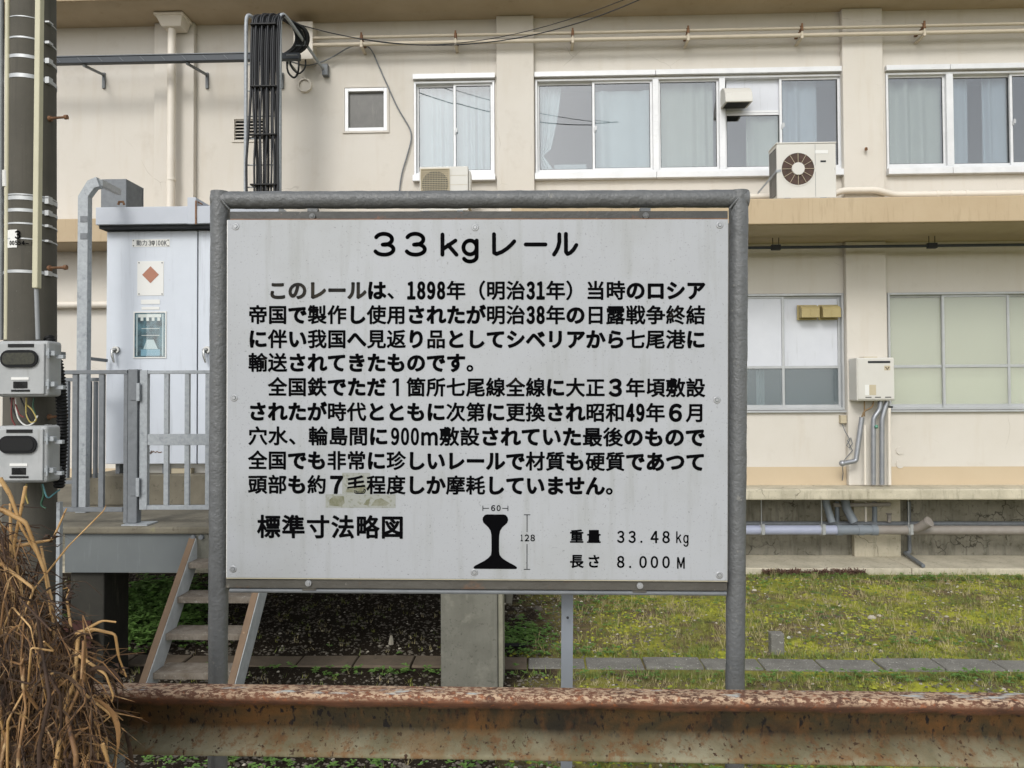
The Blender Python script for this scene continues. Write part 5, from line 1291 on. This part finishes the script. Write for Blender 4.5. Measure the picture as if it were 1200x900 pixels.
for i, (cy, txt) in enumerate(lines):
    if i == 0:
        obj('lettering', setline(txt[:6], LX, cy, PW), Mfade, pn)
        obj('lettering', setline(txt[6:], LX + PW * 6, cy, PW), Mink, pn)
    elif txt is None:
        mb = setline('\u7a74\u6c34\u3001\u8f2a\u5cf6\u9593\u306b', LX, cy, 23.7)
        for k, c2 in enumerate('900'): put(mb, FW[c2], 463.2 + k * 11.6, cy - .3, 9.8, 21, .85, 'fit')
        put(mb, FW['m'], 503.5, cy + 2.3, 19.5, 16, .85, 'fit')
        setl = setline('\u6577\u8a2d\u3055\u308c\u3066\u3044\u305f\u6700\u5f8c\u306e\u3082\u306e\u3067', 514.8, cy, 23.9)
        mb.add(setl.v, setl.f); obj('lettering', mb, Mink, pn)
    else: obj('lettering', setline(txt, LX, cy, PW), Mink, pn)
# title, drawn as rounded strokes
def stroke(mb, pts, r, d=-.0046, nd=12):
    for (xa, ya), (xb, yb) in zip(pts[:-1], pts[1:]):
        L_ = math.hypot(xb - xa, yb - ya)
        if L_ < 1e-4: continue
        nx_, ny_ = -(yb - ya) / L_ * r, (xb - xa) / L_ * r
        mb.add([S(xa + nx_, ya + ny_, d), S(xb + nx_, yb + ny_, d), S(xb - nx_, yb - ny_, d), S(xa - nx_, ya - ny_, d)], [(0, 1, 2, 3)])
    for (x, y) in pts: mb.add([S(x + r * math.cos(2 * math.pi * k / nd), y + r * math.sin(2 * math.pi * k / nd), d - .0002) for k in range(nd)], [tuple(range(nd))])
def ell(cx, cy, rx_, ry_, a0, a1, n=18): return [(cx + rx_ * math.cos(R(a0 + (a1 - a0) * i / n)), cy + ry_ * math.sin(R(a0 + (a1 - a0) * i / n))) for i in range(n + 1)]
def three(cx, cy, w_, h_): return [ell(cx - .02 * w_, cy - .235 * h_, w_ * .44, h_ * .265, -158, 80) + [(cx - .08 * w_, cy + .02 * h_)], [(cx - .08 * w_, cy + .02 * h_)] + ell(cx, cy + .245 * h_, w_ * .5, h_ * .255, -78, 158)]
def kay(x, y, w_, h_): return [[(x - w_ / 2, y - h_ / 2), (x - w_ / 2, y + h_ / 2)], [(x + w_ * .42, y - h_ * .2), (x - w_ * .42, y + h_ * .2)], [(x - w_ * .1, y + .02 * h_), (x + w_ / 2, y + h_ / 2)]]
def gee(x, y, w_, h_): return [ell(x, y - h_ * .17, w_ / 2, h_ * .33, 0, 360, 26), [(x + w_ / 2, y - h_ * .5), (x + w_ / 2, y + h_ * .28)] + ell(x, y + h_ * .27, w_ / 2, h_ * .23, 0, 155)]
for strokes in (three(449.8, 286.5, 22, 24.5), three(486.6, 286.5, 22, 24.5), kay(526.5, 287, 16.5, 23.6), gee(550.6, 294.5, 15.5, 24.5),
                [[(578.6, 274.8), (578.8, 296.5), (581.5, 298), (588, 295.5), (594, 291.5), (599, 287), (602.3, 283.2)]],
                [[(615.8, 286.9), (638.8, 286.9)]],
                [[(654.9, 275), (655, 284), (653.6, 290), (651.2, 295), (648.8, 298.6)], [(662.6, 274.6), (662.7, 295.4), (664.6, 298), (668, 296.4), (671.5, 293), (674.8, 287.6)]]):
    mb = MB()
    for s_ in strokes: stroke(mb, s_, 2.35)
    obj('title_character', mb, Mink, pn)
mb = MB()
for k, ch in enumerate('\u6a19\u6e96\u5bf8\u6cd5\u7565\u56f3'): put(mb, ch, 314.6 + k * 29.1, 618.6, 27.8, 28.2, .85)
obj('subtitle_lettering', mb, Mink, pn)
mb = MB()
for ch, x_, y_ in (('\u91cd', 676, 628), ('\u91cf', 696, 628), ('\u9577', 676, 657), ('\u3055', 696, 657)): put(mb, ch, x_, y_, 16.5, 16.5, .5)
for ch, x_, w_ in (('3', 727.3, 8.6), ('3', 740.5, 8.6), ('4', 766.5, 9.4), ('8', 780, 8.8)): put(mb, FW[ch], x_, 628, w_, 14.4, .45, 'fit')
for s_ in kay(794.8, 628, 4.6, 12.4) + gee(803, 632.2, 4.6, 12.4): stroke(mb, s_, .8, nd=8)
for ch, x_ in (('8', 727.3), ('0', 753.3), ('0', 766.5), ('0', 780)): put(mb, FW[ch], x_, 657.2, 8.8, 14.2, .45, 'fit')
put(mb, FW['M'], 797.3, 658, 9, 13.5, .4, 'fit')
for x_, y_ in ((751.3, 633.6), (738.3, 663)): mb.add([S(x_ + 1.35 * math.cos(a), y_ + 1.35 * math.sin(a), -.0047) for a in [i * math.pi / 5 for i in range(10)]], [tuple(range(10))])
obj('figures', mb, Mink, pn)
# drawing of the rail section
half = [(0, 128), (20, 128), (25, 126.5), (29.5, 121), (30.5, 115), (28, 108), (17, 98), (11.5, 90), (9.5, 80), (9, 66), (9, 42), (10.5, 33), (16, 26), (26, 19), (47, 8), (51.5, 4.5), (51.5, 1.5), (49.5, 0), (0, 0)]
prof = half[1:-1] + [(-x, z) for x, z in half[1:-1]][::-1]
obj('rail_drawing', MB().add([S(580.9 + x * .492, 666.3 - z * .498, -.0047) for x, z in prof], [tuple(range(len(prof)))]), Mink, pn)
mb = MB()
def ln(x0, y0, x1, y1, w_=.42):
    L_ = math.hypot(x1 - x0, y1 - y0); nx_, ny_ = -(y1 - y0) / L_ * w_, (x1 - x0) / L_ * w_
    mb.add([S(x0 + nx_, y0 + ny_, -.0047), S(x1 + nx_, y1 + ny_, -.0047), S(x1 - nx_, y1 - ny_, -.0047), S(x0 - nx_, y0 - ny_, -.0047)], [(0, 1, 2, 3)])
ln(566.3, 592.3, 566.3, 598.5); ln(566.3, 595.4, 573.5, 595.4); ln(589, 595.4, 595.6, 595.4); ln(595.6, 592.3, 595.6, 598.5)
ln(618, 603, 618, 623); ln(618, 637, 618, 666.5); ln(614.3, 602.8, 621.8, 602.8); ln(614.3, 666.5, 621.8, 666.5)
for ch, x_ in (('6', 578.3), ('0', 584.7)): put(mb, FW[ch], x_, 595.2, 4.8, 7, .25, 'fit')
for ch, x_, w_ in (('1', 611.8, 2.6), ('2', 617.9, 5.2), ('8', 624.6, 5.2)): put(mb, FW[ch], x_, 629.8, w_, 8, .28, 'fit')
obj('dimension_lines', mb, Mink, pn)
obj('tape_residue', sbox(401, 434, 554.5, 579.5, -.0045, -.0042), Mresid, pn)
obj('tape_residue', sbox(381.5, 464, 579.8, 595.5, -.0046, -.0043), Mresid, pn)
for pts in (((386, 593), (386, 586), (392, 582), (403, 582), (404, 590), (400, 594)), ((426, 592), (430, 586), (434, 585), (432, 593)), ((435, 593), (440, 586), (447, 584), (457, 590), (453, 593)), ((405, 577.5), (406, 573), (429, 571), (427, 578))):
    obj('tape_dirt', MB().add([S(x, y, -.0048) for x, y in pts], [tuple(range(len(pts)))]), Mresid2, pn)
# cabinet and pole lettering
mapc = lambda x, y, d: P(x, y, CY) + Vector((0, -.0052 + d * 0, 0))
mb = MB()
for ch, x_ in (('\u52d5', 163.2), ('\u529b', 169.9)): put(mb, ch, x_, 284.9, 6.6, 6.8, .12, map_=mapc, nd=4)
for ch, x_, w_ in (('3', 176, 3.4), ('1', 183.8, 1.2), ('0', 186.8, 3), ('0', 190.5, 3)): put(mb, FW[ch], x_, 284.9, w_, 6, .2, 'fit', map_=mapc, nd=4)
put(mb, '\u03c6', 179.9, 285.3, 3.8, 6.6, .2, 'fit', map_=mapc, nd=4); put(mb, '\uff2b', 194.2, 284.9, 3.2, 6, .2, 'fit', map_=mapc, nd=4)
obj('lettering', mb, Mgald, cb)
mb = MB()
def pmap(x, y, d):
    p = P(x, y, UY - .14); dx_ = p.x - ux
    return Vector((p.x, UY - math.sqrt(max((rp + .002) ** 2 - dx_ ** 2, 1e-5)), p.z))
put(mb, FW['3'], 21, 275.2, 6.4, 10, .4, 'fit', map_=pmap, nd=5)
for ch, x_ in (('0', 12.2), ('0', 15.8), ('5', 19.4), ('5', 23), ('4', 26.8)): put(mb, FW[ch], x_, 284.6, 3.0, 5.2, .25, 'fit', map_=pmap, nd=5)
put(mb, '\uff0d', 30.6, 285, 3, 1.0, .2, 'fit', map_=pmap, nd=4); put(mb, '\uff28', 36, 285, 3.4, 5.2, .2, 'fit', map_=pmap, nd=4)
obj('lettering', mb, Mink, up_)
bpy.data.objects.remove(fo)

# ================================================================== DISPLAYED RAIL
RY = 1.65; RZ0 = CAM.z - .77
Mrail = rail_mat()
ang = R(-.6)
rl_ = root('display_rail', 'rusty old railway rail lying level in front of the information board', 'rail', (0, RY, RZ0))
smooth = []
def catm(pts, n=3):
    return pts
halfr = [(0, .128), (.018, .1278), (.0245, .1262), (.0285, .122), (.0300, .1165), (.0296, .112), (.0265, .1075), (.018, .1005), (.0125, .094), (.0095, .086), (.0082, .075), (.0078, .060), (.0082, .048), (.0098, .040), (.0135, .0335), (.020, .028), (.030, .0215), (.043, .0135), (.0495, .0105), (.0515, .0085), (.0518, .0025), (.051, 0), (0, 0)]
pr = halfr[1:-1] + [(-x, z) for x, z in halfr[1:-1]][::-1]
xa, xb = X(52, RY, 800), 2.4
mb = MB(); N = 120; n = len(pr); vs = []
rnd = random.Random(4)
for i in range(N + 1):
    x = xa + (xb - xa) * i / N; yo = RY + x * math.tan(ang)
    for (h, z) in pr: vs.append((x, yo + h, RZ0 + z))
fs = [(i * n + (k + 1) % n, i * n + k, (i + 1) * n + k, (i + 1) * n + (k + 1) % n) for i in range(N) for k in range(n)]
mb.add(vs, fs, True); mb.add(vs[:n], [tuple(range(n))]); mb.add(vs[-n:], [tuple(range(n))[::-1]])
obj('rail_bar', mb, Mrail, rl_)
for x in (-1.05, 1.6):
    yo = RY + x * math.tan(ang)
    if x > 0: obj('rail_stand', B(x - .06, x + .06, yo - .04, yo + .04, PZT, RZ0 - .001), Mgald, rl_)
x = -1.0; yo = RY + x * math.tan(ang); obj('rail_stand', B(x - .05, x + .05, yo - .04, yo + .04, PZT, RZ0 - .001), Mgald, rl_)

# ================================================================== VEGETATION AND STONES
from mathutils import noise as mn
rnd = random.Random(12)
def nz(x, y, s, o=0): return mn.noise(Vector((x * s + o, y * s - o, o * .37))) * .5 + .5
def moss_mask(x, y): return max(0, min(1, (x + 1.6 * nz(x, y, 1.5, 4) - .55) / 1.2))
def on_kerb(y): return 6.44 < y < 6.84
def rx(y):      # visible x range at distance y
    return -y * .72 - .4, y * .68 + .3
gA, gB_, gC, gM, gP, gQ, gW, gWs = MB(), MB(), MB(), MB(), MB(), MB(), MB(), MB()
def blade(mb, x, y, z, h, w_, lean):
    a = rnd.uniform(0, 6.28); l = rnd.uniform(.2, 1) * lean * h; ca, sa = math.cos(a), math.sin(a)
    mb.add([(x - sa * w_, y + ca * w_, z), (x + sa * w_, y - ca * w_, z), (x + ca * l, y + sa * l, z + h)], [(0, 1, 2)])
def inside(x, y): return 4.3 < y < 10.05 and not on_kerb(y)
def leaf(mb, c, L_, w_, a, up_):
    d = Vector((math.cos(a), math.sin(a), up_)); s_ = Vector((-math.sin(a), math.cos(a), 0)) * w_
    p1 = c + d * L_ * .5; p2 = c + Vector((math.cos(a), math.sin(a), up_ * .3)) * L_
    mb.add([c, p1 + s_, p2, p1 - s_], [(0, 1, 2, 3)])
def pebble(mb, x, y, z, r):
    vs = [Vector((x + math.cos(k * 1.2566 + x) * r * rnd.uniform(.7, 1.2), y + math.sin(k * 1.2566 + x) * r * rnd.uniform(.7, 1.2), z + rnd.uniform(-.1, .25) * r)) for k in range(5)]
    t = Vector((x + rnd.uniform(-.3, .3) * r, y + rnd.uniform(-.3, .3) * r, z + r * rnd.uniform(.5, .8)))
    mb.add(vs + [t], [(k, (k + 1) % 5, 5) for k in range(5)])
# grass tufts
for i in range(52000):
    y = 4.4 + (rnd.random() ** .85) * 5.7; a, b_ = rx(y); x = rnd.uniform(a, b_)
    if not inside(x, y): continue
    mk = moss_mask(x, y); n1 = nz(x, y, 1.7, 9); n2 = nz(x, y, 5, 2)
    edge = 1 if (6.84 < y < 6.95 or 6.3 < y < 6.44 or y > 9.8) else 0
    dens = mk * (.16 + 1.5 * max(0, n1 * .7 + n2 * .7 - .58)) + edge * .5 * mk + .03
    if rnd.random() > dens * 1.3: continue
    z = gz(x, y)
    t = nz(x, y, 3, 30)
    mb = gA if (t > .56 or edge) else (gB_ if t > .42 else gC)
    if rnd.random() < .12: mb = gC
    for k in range(rnd.randint(3, 6)):
        blade(mb, x + rnd.uniform(-.02, .02), y + rnd.uniform(-.02, .02), z - .003, rnd.uniform(.015, .055) * (1.4 if edge else 1), rnd.uniform(.002, .0045), 1.1)
# moss cushions
for i in range(26000):
    y = 4.4 + rnd.random() * 5.6; a, b_ = rx(y); x = rnd.uniform(a, b_)
    if not inside(x, y): continue
    if rnd.random() > moss_mask(x, y) * max(0, nz(x, y, 2.4, 50) * 2.6 - 1.0): continue
    z = gz(x, y); r = rnd.uniform(.012, .034)
    vs = [Vector((x + math.cos(k * 1.047) * r * rnd.uniform(.7, 1.2), y + math.sin(k * 1.047) * r * rnd.uniform(.7, 1.2), z - .004)) for k in range(6)] + [Vector((x, y, z + r * rnd.uniform(.2, .5)))]
    gM.add(vs, [(k, (k + 1) % 6, 6) for k in range(6)])
# pebbles and crumbs of soil
for i in range(24000):
    y = 4.4 + rnd.random() * 5.6; a, b_ = rx(y); x = rnd.uniform(a, b_)
    if not inside(x, y): continue
    mk = moss_mask(x, y)
    if rnd.random() > (1 - mk) * .8 + .25 + max(0, .5 - nz(x, y, 1.7, 9)) * 2.5: continue
    pebble(gQ if rnd.random() < (.15 if mk > .5 else .035 if x < -1.0 else .1) else gP, x, y, gz(x, y), rnd.uniform(.006, .02) * (1.4 if rnd.random() < .1 else 1))
# leafy weeds: patches
def weed_patch(cx, cy, rx_, ry_, n, size=.05):
    for i in range(n):
        x = cx + rnd.gauss(0, .5) * rx_; y = cy + rnd.gauss(0, .5) * ry_
        if on_kerb(y) or y < 4.3: continue
        z = gz(x, y); hh = rnd.uniform(.01, .09) * size / .05
        c = Vector((x, y, z + hh))
        for k in range(rnd.randint(4, 8)): leaf(gW, c, rnd.uniform(.5, 1.2) * size, size * rnd.uniform(.16, .3), rnd.uniform(0, 6.28), rnd.uniform(-.1, .7))
def gp2(px, py): p = PZ(px, py, 0); return p.x, p.y
for (px, py, a, b_, n, sz) in ((610, 745, .35, .5, 220, .05), (640, 775, .9, .3, 260, .045), (700, 712, .7, .8, 130, .04), (650, 690, .5, .4, 110, .05), (178, 728, .5, .9, 620, .085), (172, 706, .5, .6, 420, .10), (170, 752, .6, .3, 200, .06), (215, 735, .4, .8, 140, .07),
                               (330, 783, 1.6, .22, 260, .045), (480, 783, 1.2, .22, 240, .045), (900, 690, 1.6, .3, 70, .04), (940, 720, .8, .5, 60, .035), (1030, 790, 1.2, .2, 180, .04), (1150, 790, 1.0, .2, 180, .04), (1100, 680, 1.8, .15, 160, .04), (760, 790, 1.5, .25, 150, .035),
                               (560, 740, .2, .3, 40, .04), (1080, 755, 1.2, .2, 90, .035), (300, 892, 1.2, .3, 160, .04), (700, 893, 2.2, .3, 260, .035), (1000, 893, 2, .3, 240, .035)):
    x, y = gp2(px, py); weed_patch(x, y, a, b_, n, sz)
# dry stalks standing in the grass
for i in range(700):
    y = rnd.uniform(6.9, 10.0); a, b_ = rx(y); x = rnd.uniform(a, b_)
    if rnd.random() > moss_mask(x, y) * nz(x, y, 1.2, 70) * 1.4: continue
    z = gz(x, y); h = rnd.uniform(.05, .16); p = Vector((x, y, z))
    for k in range(3):
        a2 = rnd.uniform(0, 6.28); l = rnd.uniform(.2, .6) * h; e = p + Vector((math.cos(a2) * l, math.sin(a2) * l, h))
        s_ = Vector((.0016, 0, 0)); gWs.add([p - s_, p + s_, e + s_, e - s_], [(0, 1, 2, 3)])
obj('green_grass', gA, Mgr1, kind='stuff', label='short green grass growing in the mossy ground', cat='grass')
obj('olive_grass', gB_, M('grass_olive', '#8d8f4a', .85, c2='#777d3c', scale=2, amt=.8, spec=.2), kind='stuff', label='short olive grass growing in the mossy ground', cat='grass')
obj('dry_grass', gC, Mgr3, kind='stuff', label='dry straw coloured grass among the moss', cat='grass')
obj('moss', gM, Mgr2, kind='stuff', label='yellow green moss cushions on the open ground', cat='moss')
obj('gravel', gP, Mstone, kind='stuff', label='grey brown gravel scattered over the soil', cat='gravel')
obj('pale_gravel', gQ, Mstonel, kind='stuff', label='pale chips of stone scattered over the ground', cat='gravel')
obj('leafy_weeds', gW, Mweed, kind='stuff', label='low leafy green weeds along the kerb and deck', cat='weeds')
obj('dry_stalks', gWs, Mgr3, kind='stuff', label='thin dry stalks standing in the grass', cat='dry stalks')
mb = MB()
for i in range(420):
    px = rnd.uniform(893, 1012); p = PZ(px, 672.5 - rnd.random() * 1.5, .02); hgt = rnd.uniform(.02, .08) * (.5 + nz(px, 1, .09, 3))
    for k in range(5): leaf(mb, Vector((p.x, AY - .02 - rnd.random() * .06, rnd.uniform(.0, hgt))), .035, .008, rnd.uniform(0, 6.28), rnd.uniform(.3, 2))
obj('brown_weeds', mb, Mbrownw, kind='stuff', label='withered brown weeds growing along the foot of the apron', cat='weeds')
# individual stones
def rock(px, py, r, h, lab, m, nm='stone', n=7):
    p = PZ(px, py, .0); z = gz(p.x, p.y) - .01; vs = []; fs = []
    for j, (rr, hh) in enumerate(((1, 0), (.95, .45), (.55, .9))):
        for k in range(n):
            a = 2 * math.pi * k / n; q_ = r * rr * rnd.uniform(.8, 1.15); vs.append(Vector((p.x + math.cos(a) * q_, p.y + math.sin(a) * q_ * .8, z + h * hh)))
    vs.append(Vector((p.x, p.y, z + h)))
    for j in range(2):
        for k in range(n): fs.append((j * n + k, j * n + (k + 1) % n, (j + 1) * n + (k + 1) % n, (j + 1) * n + k))
    for k in range(n): fs.append((2 * n + k, 2 * n + (k + 1) % n, 3 * n))
    obj(nm, MB().add(vs, fs), m, label=lab, cat='stone', bevel=.004)
rock(458.5, 756, .028, .10, 'pale pointed stone standing in the dark soil behind the kerb', Mstonel, n=4)
rock(1021, 723, .05, .045, 'pale brown stone lying in the moss below the water heater', Mstonel)
rock(1030, 720, .035, .03, 'small cream stone touching the larger one in the moss', Mstonel)
rock(630, 716, .06, .05, 'flat grey stone lying in the soil right of the deck pillar', Mstone)
rock(884, 693, .035, .03, 'small pale stone near the apron beside the right sign post', Mstonel)
rock(608, 724, .05, .05, 'rounded stone against the foot of the rear pillar', Mstone)
p = PZ(912, 767, 0); obj('marker_stub', B(p.x - .062, p.x + .062, p.y, p.y + .1, -.05, .19), Mkerb, label='short broken concrete marker stub behind the kerb', cat='marker', bevel=.015)
c = P(922, 746, p.y + .1); rock(924.5, 750, .022, .03, 'small white stone right beside the concrete marker stub', Mwhite)
p1_, p2_ = PZ(582, 756, .05), PZ(616, 757, .05)
obj('black_hose', MB().tube([p1_ + Vector((-.3, .0, 0)), p2_], .025, 10), Mblack, label='short black hose lying on the kerb next to the front pillar', cat='hose')

# ================================================================== DEAD REEDS
rnd = random.Random(33)
dr = root('dead_reeds', 'tangle of dead brown reeds and stalks in the lower left foreground', 'plant', (-1.0, 1.4, PZT))
def stalk(pts, r, m=Mstraw, nm='stalk'):
    pts = bend(pts, .006, 2); n_ = len(pts)
    rr = [r * (1 - .55 * i / (n_ - 1)) * rnd.uniform(.85, 1.15) for i in range(n_)]
    return obj(nm, MB().tube(pts, rr, 6), m, dr)
def ribbon(p, d, L_, w_, droop, m):
    mb = MB(); vs = []; n_ = 9; tw = rnd.uniform(-2.5, 2.5); cur = Vector(p); dd = Vector(d).normalized(); k2 = rnd.uniform(-.5, .5)
    kink = rnd.randint(2, 7)
    for i in range(n_ + 1):
        t = i / n_; ww = w_ * (math.sin(math.pi * min(1, .12 + t * .88)) ** .7 + .05)
        sd_ = dd.cross(Vector((math.sin(tw * t), math.cos(tw * t), .3))).normalized()
        vs += [cur - sd_ * ww, cur + dd.cross(sd_) * ww * .35, cur + sd_ * ww]
        cur = cur + dd * L_ / n_
        dd = (dd + Vector((k2 * .25, rnd.uniform(-.1, .1), -droop * (3 if i == kink else .55)))).normalized()
    mb.add(vs, [(i * 3 + j, i * 3 + j + 1, (i + 1) * 3 + j + 1, (i + 1) * 3 + j) for i in range(n_) for j in range(2)], True)
    return obj('dead_leaf', mb, m, dr)
def FP(px, py, Y): return P(px, py, Y)
tops = []
for i in range(215):
    u = rnd.random() ** 1.1
    bx = -60 + 170 * u; Y = rnd.uniform(1.2, 1.56)
    ytop = 575 + 195 * u + rnd.uniform(-15, 200)
    lean = rnd.gauss(0, 16)
    b0 = FP(bx, 960, Y); b0.z = PZT + .2
    pts = [b0]; x_ = bx; n_ = 5
    for k in range(1, n_):
        t = k / (n_ - 1); x_ = bx + lean * t + rnd.uniform(-15, 15); pts.append(FP(x_, 930 + (ytop - 930) * t, Y + rnd.uniform(-.03, .03)))
    if rnd.random() < .7:      # snapped tip
        for q_ in range(rnd.randint(1, 2)):
            x_ += rnd.uniform(-36, 40); yy = ytop + rnd.uniform(-12, 85) * (q_ + .6); pts.append(FP(x_, yy, Y + rnd.uniform(-.05, .05)))
    stalk(pts, rnd.uniform(.0011, .0036) * (1.3 if rnd.random() < .15 else 1), rnd.choice([Mstraw, Mstraw3, Mstraw, Mstraw2]))
    tops.append((pts, Y))
for i in range(285):
    pts, Y = rnd.choice(tops); k = rnd.randint(1, len(pts) - 2); p = Vector(pts[k]).lerp(Vector(pts[k + 1]), rnd.random())
    a = rnd.uniform(0, 6.28)
    ribbon(p, (math.cos(a) * .8, math.sin(a) * .25, rnd.uniform(-.6, 1.0)), rnd.uniform(.05, .13), rnd.uniform(.0015, .0045), rnd.uniform(.25, .8), rnd.choice([Mleafd, Mleafd, Mstraw2, Mstraw]))
# heroes seen in the photograph
H = [([(58, 960), (72, 850), (88, 790), (92, 742), (120, 727), (136, 729)], .004), ([(88, 742), (108, 737), (135, 743), (139, 770), (148, 793)], .0036),
     ([(60, 900), (86, 820), (90, 745), (112, 738)], .0055), ([(92, 768), (124, 790), (133, 815), (131, 822)], .0026), ([(95, 810), (131, 838), (114, 852)], .0026),
     ([(40, 690), (80, 640), (122, 598), (124, 592)], .0016), ([(20, 640), (62, 632), (76, 600), (78, 596)], .0028), ([(83, 735), (78, 700), (82, 688), (74, 690)], .0022),
     ([(0, 560), (12, 580), (26, 620), (50, 660)], .004), ([(0, 596), (30, 612), (52, 668), (60, 720)], .0045), ([(16, 960), (22, 800), (14, 690), (12, 590)], .006), ([(0, 760), (30, 776), (44, 790), (62, 800)], .0045), ([(58, 790), (82, 806)], .0055), ([(64, 960), (70, 830), (60, 700), (48, 640)], .0045),
     ([(120, 872), (126, 890), (134, 960)], .004), ([(112, 960), (113, 870), (110, 845)], .005), ([(0, 660), (40, 690), (20, 740)], .003), ([(30, 570), (16, 640), (26, 700)], .003), ([(10, 850), (60, 876), (100, 905)], .004)]
for pts, r in H:
    Y = rnd.uniform(1.22, 1.34); stalk([FP(x_, y_, Y + .01 * k) for k, (x_, y_) in enumerate(pts)], r, Mstraw3)
for px, py in ((140, 783), (82, 692), (104, 815), (60, 632)):
    mb = MB()
    for k in range(9): leaf(mb, FP(px, py, 1.27), .018, .004, rnd.uniform(0, 6.28), rnd.uniform(-2, 1.5))
    obj('seed_head', mb, Mstraw2, dr)
mb = MB()
for i in range(9500):
    px = -70 + 180 * (rnd.random() ** 1.1); py = 1010 - (rnd.random() ** 1.25) * (400 - max(0, px) * 1.75)
    p = FP(px, py, rnd.uniform(1.22, 1.6)); L_ = rnd.uniform(.03, .12); a = rnd.uniform(0, 6.28); d = Vector((math.cos(a) * .55, math.sin(a) * .2, rnd.uniform(-1.6, .3))).normalized()
    s_ = d.cross(Vector((rnd.uniform(-.5, .5), 1, 0))).normalized() * rnd.uniform(.0005, .0018); m_ = p + d * L_ * .5 + Vector((rnd.uniform(-.01, .01), 0, rnd.uniform(-.01, .01))); e = m_ + (d + Vector((0, 0, -.6))).normalized() * L_ * .5
    mb.add([p - s_ * .5, p + s_ * .5, m_ + s_, m_ - s_, e + s_ * .2, e - s_ * .2], [(0, 1, 2, 3), (3, 2, 4, 5)]); mb.mi[-1] = mb.mi[-2] = rnd.choice([0, 0, 1, 1, 2])
obj('dead_litter', mb, [Mleafd, Mstraw2, Mstraw], dr, kind='stuff')
